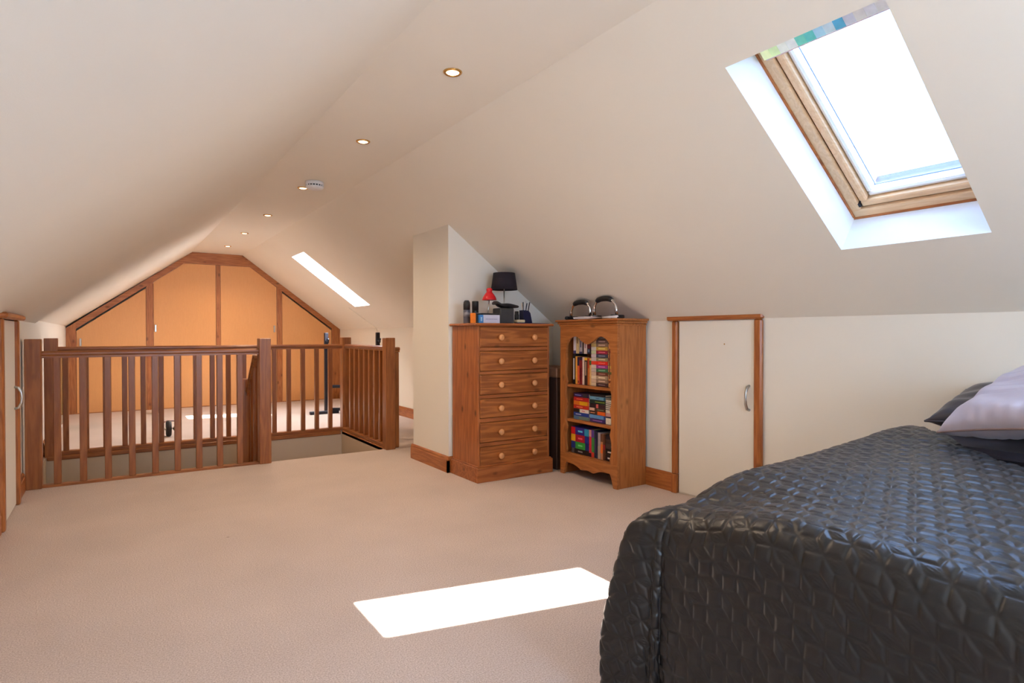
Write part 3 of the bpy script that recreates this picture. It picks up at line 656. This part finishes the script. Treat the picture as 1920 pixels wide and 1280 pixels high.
book('dark maroon book standing on the middle shelf', g5, c2(1392), c2(1442), zb, zb + .185, (60, 24, 28), False, [], [], .13)
book('thin white book standing rightmost on the middle shelf', g5, c2(1446), c2(1500), zb, zb + .182, (216, 200, 180), False, [(.4, .45, (120, 80, 60))], [], .13)
def c3(v): return Yb(1055 + v / 12.8)
g6 = 'thick books lying in the left stack of the bottom shelf'; zb = .173
for f0, f1, cc, bd, lb in ((0, .038, (34, 26, 28), [(.03, .18, (90, 84, 84))], 'thick black book at the foot of the left stack, bottom shelf'),
  (.038, .092, (30, 44, 112), [(.25, .8, (52, 150, 58))], 'thick navy book with broad green band, bottom shelf'),
  (.092, .148, (34, 44, 130), [(0, .25, (228, 168, 30)), (.25, .78, (172, 24, 44))], 'thick book banded yellow, red and navy, bottom shelf'),
  (.148, .204, (52, 44, 140), [(0, .24, (206, 26, 30)), (.76, 1, (40, 150, 190))], 'thick book banded red, blue and cyan, bottom shelf')):
    book(lb, g6, c3(215), c3(660), zb + f0, zb + f1, cc, True, bd, [(.4, .65, tuple(min(255, q + 60) for q in (bd[-1][2] if len(bd) < 2 else bd[-1][2])))], .15)
g7 = 'books standing on the bottom shelf'
for a, b, h, cc, bd, tt, lb in ((664, 722, .205, (206, 40, 66), [(.75, 1, (200, 150, 140)), (0, .14, (40, 24, 40))], [], 'red book with pale top standing beside the thick stack, bottom shelf'),
  (724, 790, .208, (60, 130, 60), [(.72, 1, (88, 60, 140)), (0, .18, (214, 60, 40))], [], 'purple and green book with red foot, bottom shelf'),
  (794, 830, .205, (44, 30, 66), [], [(.2, .7, (90, 60, 120))], 'dark purple narrow book, bottom shelf'),
  (832, 872, .2, (22, 40, 66), [(0, .1, (40, 60, 90))], [], 'navy narrow book, bottom shelf'),
  (876, 932, .196, (170, 156, 160), [(0, .5, (180, 160, 140))], [], 'grey-white book standing mid shelf, bottom shelf'),
  (938, 992, .19, (190, 130, 90), [(.25, .6, (226, 110, 40)), (.7, 1, (110, 70, 50))], [], 'brown and orange patterned book, bottom shelf'),
  (996, 1042, .19, (90, 52, 30), [(.4, .6, (150, 30, 40))], [], 'brown book beside the patterned one, bottom shelf')):
    book(lb, g7, c3(a), c3(b), zb, zb + h, cc, False, bd, tt, .13)
g8 = 'books lying at the right end of the bottom shelf'
for f0, f1, cc, tt, lb in ((0, .045, (30, 20, 28), [(.15, .8, (210, 206, 206))], 'black book with white lettering at the foot of the right pile, bottom shelf'),
  (.045, .09, (22, 18, 22), [(.15, .7, (206, 200, 196))], 'black lettered book second in the right pile, bottom shelf'),
  (.09, .13, (70, 58, 56), [(.4, .9, (140, 130, 126))], 'dark grey book in the right pile, bottom shelf'),
  (.13, .16, (66, 48, 44), [(.5, .95, (214, 204, 200))], 'brown book with white label in the right pile, bottom shelf'),
  (.16, .19, (28, 26, 40), [(.5, .9, (90, 96, 90))], 'dark blue-black book on top of the right pile, bottom shelf')):
    book(lb, g8, c3(1056), 3.157, zb + f0, zb + f1, cc, True, [], tt, .13)

# ------------------------------------------------------------------ things on the bookcase
def pushup_bar(label, y0, y1, lean, top):
    zb = bt; x = 3.03
    t = thing('press_up_handle', label, 'exercise handle', (x, (y0 + y1) / 2, zb), 'pair of press-up handles on the bookcase')
    pts = []; n = 20; w = (y0 - y1)
    for i in range(n + 1):
        a = math.pi * i / n; cs, sn = math.cos(a), math.sin(a)
        yy = (y0 + y1) / 2 + w / 2 * (abs(cs) ** .75 * (1 if cs > 0 else -1)); zz_ = zb + .024 + (top - zb - .024) * sn ** .62
        pts.append((x - .012 * sn, yy + lean * sn, zz_))
    tube('steel_bar', pts, .0115, M_chrome, t, 12)
    tube('foam_grip', pts[6:15], .0185, M_black, t, 12, [.016] + [.0195] * 7 + [.016])
    for yy in (y0, y1):
        bm = bmesh.new(); bbox(bm, x - .055, x + .07, yy - .016, yy + .016, zb + .001, zb + .028, .008); from_bm('foot', bm, M_black, t)
    return t
pushup_bar('chrome press-up handle with black foam grip, left one on the bookcase', 3.72, 3.49, -.02, 1.352)
pushup_bar('chrome press-up handle with black foam grip, right one on the bookcase', 3.44, 3.20, .0, 1.366)
def sheet(name, label, cat, x0, x1, y0, y1, z, mat, amp=.006, seed=0, drop=0):
    v = []; f = []; n = 14; rnd = random.Random(seed)
    ph = [rnd.random() * 6 for _ in range(4)]
    for k in (0, 1):
        for i in range(n):
            for j in range(n):
                u, w_ = i / (n - 1), j / (n - 1)
                h = amp * (1 + math.sin(5 * u + ph[0]) * math.cos(4 * w_ + ph[1])) * .5 - drop * max(0, .12 - u) / .12
                v.append((x0 + (x1 - x0) * u, y0 + (y1 - y0) * w_, z + h + k * .0015))
    for i in range(n - 1):
        for j in range(n - 1):
            a = i * n + j; f.append((a, a + 1, a + n + 1, a + n)); b = a + n * n; f.append((b, b + n, b + n + 1, b + 1))
    N2 = n * n
    for i in range(n - 1):
        for (a, b) in ((i, i + 1), ((n - 1) * n + i, (n - 1) * n + i + 1), (i * n, (i + 1) * n), (i * n + n - 1, (i + 1) * n + n - 1)): f.append((a, b, b + N2, a + N2))
    return tag(mobj(name, v, f, mat, None, True), label, cat)
sheet('paper_sheets', 'crumpled white papers lying along the bookcase top under the handles', 'papers', bx0 - .024, 2.968, 3.115, 3.60, bt + .001, plain(srgb(226, 220, 224), .8, 0, .02), .018, 3)
sheet('paper_strip', 'narrow white paper tag hanging over the bookcase front edge', 'papers', bx0 - .033, 2.99, 3.36, 3.385, bt + .0195, plain(srgb(226, 220, 224), .8, 0, .02), .003, 5, .006)

# dark box in the corner
bx = thing('storage_box', 'tall dark brown storage box with paler lid in the gap between chest and bookcase', 'box', (3.13, 4.05, 0))
box('body', 3.005, 3.25, 3.87, 4.25, 0, .75, plain(srgb(66, 44, 36), .6, 0, .1), bx, .006)
box('lid', 2.995, 3.255, 3.86, 4.258, .75, .832, plain(srgb(140, 100, 74), .6, 0, .1), bx, .008)

# ------------------------------------------------------------------ things on the chest
T = ct
lp = thing('table_lamp', 'small table lamp with tapered black drum shade at the back of the chest', 'lamp', (2.645, 4.10, T))
c = (2.645, 4.10, T)
bm = bmesh.new(); bbox(bm, c[0] - .05, c[0] + .05, c[1] - .05, c[1] + .05, T, T + .012, .004); from_bm('base', bm, M_steel, lp)
tube('stem', [(c[0], c[1], T + .01), (c[0], c[1], 1.49)], .005, M_steel, lp)
def open_shade(name, r0, z0, r1, z1, mat, parent, c, n=32, th=.003):
    v = []; f = []
    for (r, z) in ((r0, z0), (r1, z1), (r1 - th, z1), (r0 - th, z0)):
        for k in range(n): t = 2 * math.pi * k / n; v.append((c[0] + r * math.cos(t), c[1] + r * math.sin(t), z))
    for i in range(4):
        for k in range(n): j = (i + 1) % 4; f.append((i * n + k, i * n + (k + 1) % n, j * n + (k + 1) % n, j * n + k))
    o = mobj(name, v, f, mat, parent, True)
    return o
open_shade('lamp_shade', .108, 1.463, .088, 1.600, plain(srgb(34, 26, 36), .8, 0, .1), lp, c)
for k in range(3):
    t = k * 2.094; tube('shade_ring_arm', [(c[0], c[1], 1.49), (c[0] + .1 * math.cos(t), c[1] + .1 * math.sin(t), 1.49)], .002, M_steel, lp, 6)
lathe('bulb', [(.004, 1.488), (.012, 1.495), (.024, 1.52), (.026, 1.535), (.018, 1.555), (.002, 1.56)], M_wht, lp, (c[0], c[1], 0), 16)
rl = thing('desk_lamp', 'small red bell-shaped lamp in front of the black lampshade', 'lamp', (2.455, 4.04, T))
c = (2.462, 4.03, 0); M_red = plain(srgb(214, 16, 28), .35, 0, .05)
lathe('lamp_shade', [(.056, 1.371), (.057, 1.376), (.050, 1.396), (.036, 1.418), (.024, 1.432), (.021, 1.440), (.024, 1.446), (.023, 1.458), (.014, 1.466), (.003, 1.468)], M_red, rl, c, 28)
tube('arm', [(2.462, 4.03, 1.38), (2.458, 4.04, 1.30), (2.452, 4.05, 1.21)], .005, M_steel, rl)
lathe('base', [(.035, T), (.036, T + .008), (.02, T + .018), (.004, T + .02)], M_red, rl, (2.452, 4.05, 0), 24)
for (x, y, top, r, lb, dome) in ((2.282, 4.07, 1.366, .027, 'tall black and grey spray can, left one on the chest', 1), (2.375, 4.10, 1.364, .0265, 'black spray can with grey label, right one beside the boxes', 0)):
    cn = thing('spray_can', lb, 'spray can', (x, y, T), 'spray cans on the chest')
    lathe('body', [(r * .95, T), (r, T + .004), (r, T + .10), (r * .97, T + .104)], plain(srgb(96, 96, 108) if dome else srgb(44, 46, 44), .35, .4, .08), cn, (x, y, 0), 24)
    lathe('label', [(r + .0004, T + .05), (r + .0004, T + .085)], plain(srgb(120, 118, 124), .5, 0, .25, 200), cn, (x, y, 0), 24)
    if dome: lathe('cap', [(r * .98, T + .105), (r * .99, T + .15), (r * .9, T + .165), (r * .6, top), (.002, top + .001)], M_black, cn, (x, y, 0), 24)
    else: lathe('cap', [(r * .98, T + .105), (r * .99, top - .004), (r * .94, top), (.002, top)], M_black, cn, (x, y, 0), 24)
ob = thing('orange_pack', 'small upright orange pack with black side at the chest’s left front corner', 'packet', (2.20, 3.91, T))
box('pack', 2.232, 2.262, 3.895, 3.93, T, T + .075, plain(srgb(240, 130, 30), .5, 0, .05), ob, .002); box('black_side', 2.2622, 2.278, 3.895, 3.93, T, T + .07, M_black, ob, .002)
wb = thing('carton', 'white carton with blue left end on the chest top', 'box', (2.36, 3.93, T))
box('carton_body', 2.322, 2.468, 3.885, 3.985, T, T + .063, plain(srgb(206, 206, 222), .5, 0, .03), wb, .002)
box('blue_end', 2.285, 2.322, 3.885, 3.985, T, T + .062, plain(srgb(60, 130, 196), .45, 0, .1), wb, .002)
box('print', 2.297, 2.311, 3.8845, 3.886, T + .015, T + .045, plain(srgb(170, 206, 236), .45, 0, .3, 200), wb, 0)
box('print_line', 2.34, 2.445, 3.8845, 3.886, T + .028, T + .034, plain(srgb(160, 160, 186), .45, 0, .3, 200), wb, 0)
tag(box('tablet', 2.31, 2.47, 3.89, 3.99, T + .064, T + .076, M_black, None, .003), 'thin black slab lying on the white carton', 'gadget')
tag(box('black_box', 2.472, 2.60, 3.885, 4.0, T, T + .118, M_dark, None, .006), 'dark grey upright box on the chest in front of the lamps', 'box')
# black cap: crumpled fabric on top of the dark box
v = []; f = []; n = 22; mm_ = 12
for i in range(n):
    u = i / (n - 1)
    for j in range(mm_):
        t = 2 * math.pi * j / mm_; rr = (.016 + .012 * math.sin(u * math.pi)) * (1 + .18 * math.sin(7 * u + 2 * t))
        if i in (0, n - 1): rr *= .3
        v.append((2.43 + .235 * u, 3.93 + rr * 1.6 * math.cos(t), T + .1405 + .022 * math.exp(-(u - .12) ** 2 / .01) - .006 * u + rr * .65 * math.sin(t)))
for i in range(n - 1):
    for j in range(mm_): f.append((i * mm_ + j, i * mm_ + (j + 1) % mm_, (i + 1) * mm_ + (j + 1) % mm_, (i + 1) * mm_ + j))
f += [tuple(range(mm_)), tuple(range((n - 1) * mm_, n * mm_))[::-1]]
tag(mobj('cloth_cap', v, f, M_black, None, True), 'crumpled black cloth cap draped over the dark grey box', 'cap')
sheet('blue_folder', 'flat dark blue folder under the pen holder at the chest’s right end', 'folder', 2.62, 2.93, 3.87, 4.08, T + .001, plain(srgb(50, 60, 130), .5, 0, .05), .003, 9)
tag(box('cream_note', 2.625, 2.70, 3.88, 3.95, T + .008, T + .03, plain(srgb(214, 196, 156), .8, 0, .08), None, .004), 'folded cream note beside the pen holder on the chest', 'paper')
tag(lathe('black_jar', [(.018, T + .006), (.019, T + .07), (.016, T + .078), (.016, T + .10), (.002, T + .101)], M_black, None, (2.70, 4.0, 0), 18), 'small black jar between the dark box and the pen holder', 'jar')
ph = thing('pen_holder', 'dark blue slanted pen holder at the right end of the chest', 'pen holder', (2.77, 3.96, T))
prism('holder_body', [(2.715, T + .007), (2.80, T + .007), (2.782, T + .085), (2.765, T + .103), (2.715, T + .108)], 'y', 3.925, 3.985, plain(srgb(28, 28, 60), .35, 0, .1), ph)
pc = [((232, 206, 180), 'cream-tipped pen'), ((24, 24, 28), 'black marker'), ((206, 200, 200), 'silver pen'), ((30, 24, 30), 'dark pen'), ((60, 30, 30), 'maroon pen')]
for i, (cc, nm) in enumerate(pc):
    x = 2.722 + .013 * i; y = 3.95 + .01 * (i % 2)
    p = tube('pen', [(x, y, T + .109 - (.02 if i > 3 else .004 if i > 2 else 0) + .0), (x + .006 * (i - 1), y, T + .165 + .008 * ((i * 7) % 3))], .0042, plain(srgb(*cc), .4, 0, .05), None, 8)
    tag(p, nm + ' standing in the dark blue pen holder', 'pen', 'pens in the holder on the chest')

# ------------------------------------------------------------------ far end: rack, shoe, gadget, mirror
rk = thing('squat_rack', 'black steel weight rack standing on the far carpet before the wardrobe', 'exercise rack', (2.8, 8.4, 0))
box('upright', 2.455, 2.505, 8.40, 8.45, .0, 1.13, M_blackm, rk, .004); box('upright', 3.10, 3.15, 8.12, 8.17, .0, 1.135, M_blackm, rk, .004)
bm = bmesh.new(); bbox(bm, -.20, .20, -.025, .025, 0, .045, .006, Matrix.Translation((2.45, 8.42, 0))); from_bm('foot', bm, M_blackm, rk)
bm = bmesh.new(); bbox(bm, -.20, .12, -.025, .025, 0, .045, .006, Matrix.Translation((3.12, 8.14, 0))); from_bm('foot', bm, M_blackm, rk)
for z in (.06, .38):
    tube('cross_bar', [(2.50, 8.42, z), (3.11, 8.15, z)], .022, M_blackm, rk, 10)
tube('bar_hook', [(2.48, 8.40, 1.02), (2.48, 8.33, 1.0), (2.48, 8.31, 1.05)], .012, M_blackm, rk); tube('bar_hook', [(3.12, 8.12, 1.02), (3.12, 8.05, 1.0), (3.12, 8.03, 1.05)], .012, M_blackm, rk)
sh = thing('shoe', 'dark trainer with white sole on the far carpet by the wardrobe', 'shoe', (.50, 9.75, 0))
v = []; f = []; prof2 = [(0, .035, .085), (.05, .042, .10), (.12, .04, .085), (.19, .046, .06), (.25, .04, .045), (.285, .018, .035)]
for (d_, wdt, hgt) in prof2:
    for k in range(10): t = math.pi * k / 9; v.append((.50 + wdt * math.cos(t), 9.9 - d_, .022 + hgt * math.sin(t)))
for i in range(5):
    for k in range(9): f.append((i * 10 + k, i * 10 + k + 1, (i + 1) * 10 + k + 1, (i + 1) * 10 + k))
    f.append((i * 10 + 9, i * 10, (i + 1) * 10, (i + 1) * 10 + 9))
f += [tuple(range(10)), tuple(range(50, 60))[::-1]]
mobj('upper', v, f, plain(srgb(40, 46, 60), .7, 0, .1), sh, True)
prism('sole', [(.50 - w_, 9.9 - d_) for d_, w_, _ in prof2] + [(.50 + w_, 9.9 - d_) for d_, w_, _ in prof2[::-1]], 'z', 0, .024, M_wht, sh)
gd = thing('exercise_roller', 'small black and silver exercise roller with looped strap lying beyond the stairwell', 'exercise gadget', (.56, 7.55, 0))
lathe('wheel', [(.03, -.025), (.075, -.025), (.085, -.015), (.085, .015), (.075, .025), (.03, .025)], M_black, gd, (.50, 7.5, .086), 28, 'x')
tube('axle', [(.42, 7.5, .086), (.57, 7.46, .086)], .012, M_chrome, gd)
tube('grip', [(.55, 7.47, .086), (.60, 7.45, .086)], .024, M_black, gd, 12)
tube('strap', [(.44, 8.05, .02), (.47, 7.8, .12), (.50, 7.6, .16), (.56, 7.5, .165), (.59, 7.46, .13), (.59, 7.455, .112)], .008, plain(srgb(196, 170, 180), .5, 0, .1), gd)
mr = thing('wall_mirror', 'tall narrow mirror seen edge-on against the far left wall', 'mirror', (-.5, 8.75, 0))
box('glass', XL + .03, XL + .036, 8.45, 9.0, .05, .86, plain(srgb(20, 120, 80), .05, .6, .03), mr, .001)
box('frame_backing', XL + .002, XL + .029, 8.44, 9.01, .0, .88, M_wht, mr, .003)

# ------------------------------------------------------------------ bed
bd_ = thing('bed', 'double bed with its head against the right wall, hidden under the quilt', 'bed', (2.3, .55, 0))
dksheet = plain(srgb(40, 32, 38), .7, 0, .08)
box('base', 1.45, 3.22, -.10, 1.08, .06, .32, dksheet, bd_, .02)
box('mattress', 1.43, 3.24, -.12, 1.10, .32, .565, dksheet, bd_, .05)
box('folded_blanket', 2.60, 3.24, -.10, 1.09, .64, .688, dksheet, bd_, .02)
box('folded_blanket', 2.18, 3.25, -.11, 1.03, .565, .64, dksheet, bd_, .03)
for x in (1.5, 3.1):
    for y in (-.02, 1.04): lathe('leg', [(.022, 0), (.028, .06)], M_black, bd_, (x, y, 0), 14)
# quilt
def quilt():
    step = .0030
    U0 = 2.9; xin, yin, rc = 1.375, 1.165, .10
    s = .0435
    px = np.arange(xin - .70, U0, step); py = np.arange(-.14, yin + .72, step)
    X, Y = np.meshgrid(px, py, indexing='ij')
    # flat-cloth to draped
    dx = np.maximum(xin - X, 0); dy = np.maximum(Y - yin, 0); D = np.hypot(dx, dy)
    qx = np.maximum(X, xin); qy = np.minimum(Y, yin)
    ux = np.where(D > 1e-9, -dx / np.maximum(D, 1e-9), 0); uy = np.where(D > 1e-9, dy / np.maximum(D, 1e-9), 0)
    phi = np.arctan2(dy, dx)      # 0 foot .. pi/2 side
    corner = np.sin(2 * phi) * (dx > 0) * (dy > 0)
    corner = np.clip(corner, 0, 1)
    arc = rc * math.pi / 2
    th = np.minimum(D, arc) / rc
    off = rc * np.sin(th); drop = rc * (1 - np.cos(th)); ex = np.maximum(D - arc, 0)
    flare = .05 + .03 * corner
    off = off * (1 + .40 * corner ** 1.5) + .035 * corner ** .8 * np.sin(np.pi * np.clip(D / .75, 0, 1))
    along = np.where(dy > dx, X, Y)
    wav = (.010 * np.sin(along * 9.0 + 1.0) + .008 * np.sin(along * 17 + 2.2)) * np.clip(ex / .35, 0, 1) * (1 - np.clip(corner * 1.5, 0, 1))
    fold = corner ** .5 * np.clip(D / .35, 0, 1.3) * (.026 * np.cos(phi * 8.0 + .5) + .010 * np.cos(phi * 16))
    off = off + ex * flare + wav + fold; drop = drop + ex * np.sqrt(np.clip(1 - flare ** 2, .1, 1)) 
    zt = .655 + .042 * np.clip((qx - 1.4) / 1.2, 0, 1) - .055 * np.exp(-((qx - 1.4) ** 2 + (qy - 1.16) ** 2) / .035)
    zt = zt + .006 * np.sin(qx * 7 + qy * 3) * np.sin(qy * 6) + .022 * np.exp(-((qx - 2.75) ** 2) / .05)
    PX = qx + ux * off; PY = qy + uy * off; PZ = np.maximum(zt - drop, .012)
    # seams: lattice N = i*(e1+e3)+j*(e2-e1); e1=-Y, e2=-X(down), e3=diagonal
    a_ = -Y / s; b_ = -X / s     # right, down coordinates in units of s
    k = .7071
    # faces: square(-e1,e2), rhombus(e1,e3), rhombus(e2,e3)
    e1 = np.array([1., 0]); e2 = np.array([0, 1.]); e3 = np.array([k, k])
    A_ = e1 + e3; B_ = e2 - e1; det = A_[0] * B_[1] - A_[1] * B_[0]
    i_ = (a_ * B_[1] - b_ * B_[0]) / det; j_ = (A_[0] * b_ - A_[1] * a_) / det
    fi, fj = np.floor(i_), np.floor(j_)
    d1_ = np.full(X.shape, 9.0); d2_ = np.full(X.shape, 9.0)
    def seg(p0, p1, ox, oy):
        p0 = np.array(p0); p1 = np.array(p1); dd = p1 - p0; L2 = dd @ dd
        rx = a_ - (ox + p0[0]); ry = b_ - (oy + p0[1]); t = np.clip((rx * dd[0] + ry * dd[1]) / L2, 0, 1)
        return np.hypot(rx - t * dd[0], ry - t * dd[1])
    mid = (e1 + e3) / 2; dg = (e3 - e1)
    c_a, c_b = mid + dg * .23, mid - dg * .23
    for di in (-1, 0, 1, 2):
        for dj in (-1, 0, 1, 2):
            oi, oj = fi + di, fj + dj; ox = oi * A_[0] + oj * B_[0]; oy = oi * A_[1] + oj * B_[1]
            for e in (e1, e2, e3, -e1, -e2, -e3):
                np.minimum(d1_, seg((0, 0), e, ox, oy), out=d1_)
            for p0, p1 in (((0, 0), A_), ((0, 0), c_a), ((0, 0), c_b), (c_a, A_), (c_b, A_)):
                np.minimum(d2_, seg(p0, p1, ox, oy), out=d2_)
    w1 = d1_ * s; w2 = d2_ * s
    h = .0036 * (1 - np.exp(-np.maximum(w1 - .0018, 0) / .0026)) + .0010 * np.exp(-(w1 / .0013) ** 2)
    h = h * (1 - .75 * np.exp(-(w2 / .0020) ** 2))
    rng = np.random.RandomState(3)
    lf = rng.rand(X.shape[0] // 9 + 3, X.shape[1] // 9 + 3)
    xi = np.linspace(0, lf.shape[0] - 1.001, X.shape[0]); yi = np.linspace(0, lf.shape[1] - 1.001, X.shape[1])
    x0 = xi.astype(int); y0 = yi.astype(int); fx = (xi - x0)[:, None]; fy = (yi - y0)[None, :]
    fx = fx * fx * (3 - 2 * fx); fy = fy * fy * (3 - 2 * fy)
    nz2 = (lf[x0][:, y0] * (1 - fx) * (1 - fy) + lf[x0 + 1][:, y0] * fx * (1 - fy) + lf[x0][:, y0 + 1] * (1 - fx) * fy + lf[x0 + 1][:, y0 + 1] * fx * fy)
    h = h + .0022 * nz2
    Pm = np.stack([PX, PY, PZ], -1); gx = np.gradient(Pm, axis=0); gy = np.gradient(Pm, axis=1)
    nn = np.cross(gx, gy); nn /= np.maximum(np.linalg.norm(nn, axis=-1, keepdims=True), 1e-9)
    nn = np.where(nn[..., 2:3].mean() < 0, -nn, nn)
    Pm = Pm + nn * h[..., None]
    Pm[..., 2] = np.maximum(Pm[..., 2], .006)
    keep = X < (2.20 + (Y - .55) * 1.0).clip(2.05, 2.86) + .012 * np.sin(Y * 40)
    keep |= (D > .05) & (X < 2.86)
    idx = -np.ones(X.shape, int); idx[keep] = np.arange(keep.sum())
    vv = Pm[keep]
    q = np.stack([idx[:-1, :-1], idx[1:, :-1], idx[1:, 1:], idx[:-1, 1:]], -1).reshape(-1, 4); q = q[(q >= 0).all(1)]
    me = bpy.data.meshes.new('quilt'); me.vertices.add(len(vv)); me.vertices.foreach_set('co', vv.astype(np.float32).ravel())
    me.loops.add(len(q) * 4); me.loops.foreach_set('vertex_index', q.astype(np.int32).ravel())
    me.polygons.add(len(q)); me.polygons.foreach_set('loop_start', np.arange(0, len(q) * 4, 4, dtype=np.int32)); me.polygons.foreach_set('loop_total', np.full(len(q), 4, np.int32))
    me.polygons.foreach_set('use_smooth', np.ones(len(q), bool)); me.update(calc_edges=True)
    mt, b, t = base('satin_quilt', srgb(12, 8, 9), .37, 0, .62)
    n = t.nodes.new('ShaderNodeTexNoise'); n.inputs['Scale'].default_value = 90; n.inputs['Detail'].default_value = 3
    c = t.nodes.new('ShaderNodeTexCoord'); t.links.new(c.outputs['Object'], n.inputs['Vector'])
    bp = t.nodes.new('ShaderNodeBump'); bp.inputs['Strength'].default_value = .15; bp.inputs['Distance'].default_value = .003; t.links.new(n.outputs['Fac'], bp.inputs['Height']); t.links.new(bp.outputs[0], b.inputs['Normal'])
    b.inputs['Sheen Weight'].default_value = .05; b.inputs['Sheen Roughness'].default_value = .4
    me.materials.append(mt); o = bpy.data.objects.new('quilt', me); col.objects.link(o)
    return tag(o, 'dark satin bedspread quilted with star and diamond stitching, draped over the bed', 'bedspread')
quilt()
def cushion(name, label, org, e1, e2, s1, s2, th, mat, pmat, pleats=0, seed=1):
    e1 = Vector(e1).normalized(); e2 = Vector(e2); e2 = (e2 - e1 * e2.dot(e1)).normalized(); nn = e1.cross(e2)
    if nn.z < 0: nn = -nn
    org = Vector(org); n = 56; rnd = random.Random(seed); ph = [rnd.random() * 6 for _ in range(8)]
    t = thing(name, label, 'cushion' if 'cushion' in label else 'pillow', org)
    def P(u, v, side):
        a = u * 2 - 1; b = v * 2 - 1
        pin = 1 - .06 * (1 - b * b) * abs(a) ** 3; pin2 = 1 - .06 * (1 - a * a) * abs(b) ** 3
        prof_ = (max(0, 1 - a ** 4) ** .55) * (max(0, 1 - b ** 4) ** .55)
        wr = .004 * math.sin(9 * a * abs(a) + ph[0] + 4 * b) + .004 * math.sin(14 * b + ph[1] + 3 * a); wr += .010 * math.sin(26 * a + ph[2]) * max(0, abs(b) - .6)
        if pleats and side > 0:
            for k in range(pleats):
                c0 = -.35 + k * .22; wr -= .006 * math.exp(-((b - c0) / .018) ** 2)
        h = side * (th / 2 * prof_ + wr * prof_)
        return org + e1 * (s1 * (.5 + a * pin / 2)) + e2 * (s2 * (.5 + b * pin2 / 2)) + nn * h
    v = []; f = []
    for side in (1, -1):
        for i in range(n):
            for j in range(n): v.append(P(i / (n - 1), j / (n - 1), side))
    for sd2 in (0, 1):
        for i in range(n - 1):
            for j in range(n - 1):
                a = sd2 * n * n + i * n + j; q = (a, a + n, a + n + 1, a + 1); f.append(q if sd2 == 0 else q[::-1])
    bm = bmesh.new(); vs_ = [bm.verts.new(p) for p in v]
    for q in f: bm.faces.new([vs_[i] for i in q])
    bmesh.ops.remove_doubles(bm, verts=bm.verts, dist=.0006)
    o = from_bm('cover', bm, mat, t, True)
    pts = [P(i / 20, 0, 1) for i in range(21)] + [P(1, i / 20, 1) for i in range(1, 21)] + [P(1 - i / 20, 1, 1) for i in range(1, 21)] + [P(0, 1 - i / 20, 1) for i in range(1, 21)]
    tube('piping', pts, .004, pmat, t, 8)
    return t
def fabric(c, rough=.4, spec=.6):
    mt, b, t = base('fabric_%d' % len(MC), c, rough, 0, spec); MC['f%d' % len(MC)] = mt
    n = t.nodes.new('ShaderNodeTexNoise'); n.inputs['Scale'].default_value = 14; n.inputs['Detail'].default_value = 4
    cc = t.nodes.new('ShaderNodeTexCoord'); t.links.new(cc.outputs['Object'], n.inputs['Vector'])
    bp = t.nodes.new('ShaderNodeBump'); bp.inputs['Strength'].default_value = .3; bp.inputs['Distance'].default_value = .01; t.links.new(n.outputs['Fac'], bp.inputs['Height']); t.links.new(bp.outputs[0], b.inputs['Normal'])
    b.inputs['Sheen Weight'].default_value = .2
    return mt
M_lil = fabric(srgb(196, 186, 198), .40); M_drk = fabric(srgb(44, 38, 48), .45)
cushion('cushion', 'pale silvery mauve satin cushion with pleats and piping on the bed', (2.56, .99, .735), (-.45, -.85, .17), (.75, -.35, .46), .46, .46, .15, M_lil, fabric(srgb(140, 112, 106), .5), 4, 2)
cushion('pillow', 'dark pillow propped behind the mauve cushion against the wall', (2.83, 1.14, .738), (-.02, -1, .05), (.95, 0, .26), .70, .42, .15, M_drk, M_drk, 0, 5)

# ------------------------------------------------------------------ tree outside the roof window
tr = thing('tree', 'sunlit leafy tree top seen through the roof window', 'tree', (26, 17, -3))
tube('trunk', [(26, 17, -3), (26.1, 17.1, 1), (26, 17, 4)], .3, plain(srgb(90, 74, 60), .9, 0, .2), tr, 10, [.35, .28, .18])
rnd = random.Random(11); v = []; f = []
for k in range(2600):
    cx_, cy_, cz_, rr = rnd.choice(((26, 17, 5.6, 2.0), (24.6, 15.6, 5.0, 1.6), (27, 19, 5.4, 1.8), (25, 18.5, 5.9, 1.5), (26.5, 14.6, 5.2, 1.5)))
    d_ = Vector((rnd.gauss(0, 1), rnd.gauss(0, 1), rnd.gauss(0, 1))).normalized() * rr * rnd.random() ** .4
    p = Vector((cx_, cy_, cz_)) + d_; a = Vector((rnd.gauss(0, 1), rnd.gauss(0, 1), rnd.gauss(0, 1))).normalized() * .13; b_ = a.orthogonal().normalized() * .07
    i0 = len(v); v += [p - a, p + b_, p + a, p - b_]; f.append((i0, i0 + 1, i0 + 2, i0 + 3))
lf = mobj('foliage', v, f, plain(srgb(170, 205, 150), .6, 0, .2), tr); lf['kind'] = 'stuff'
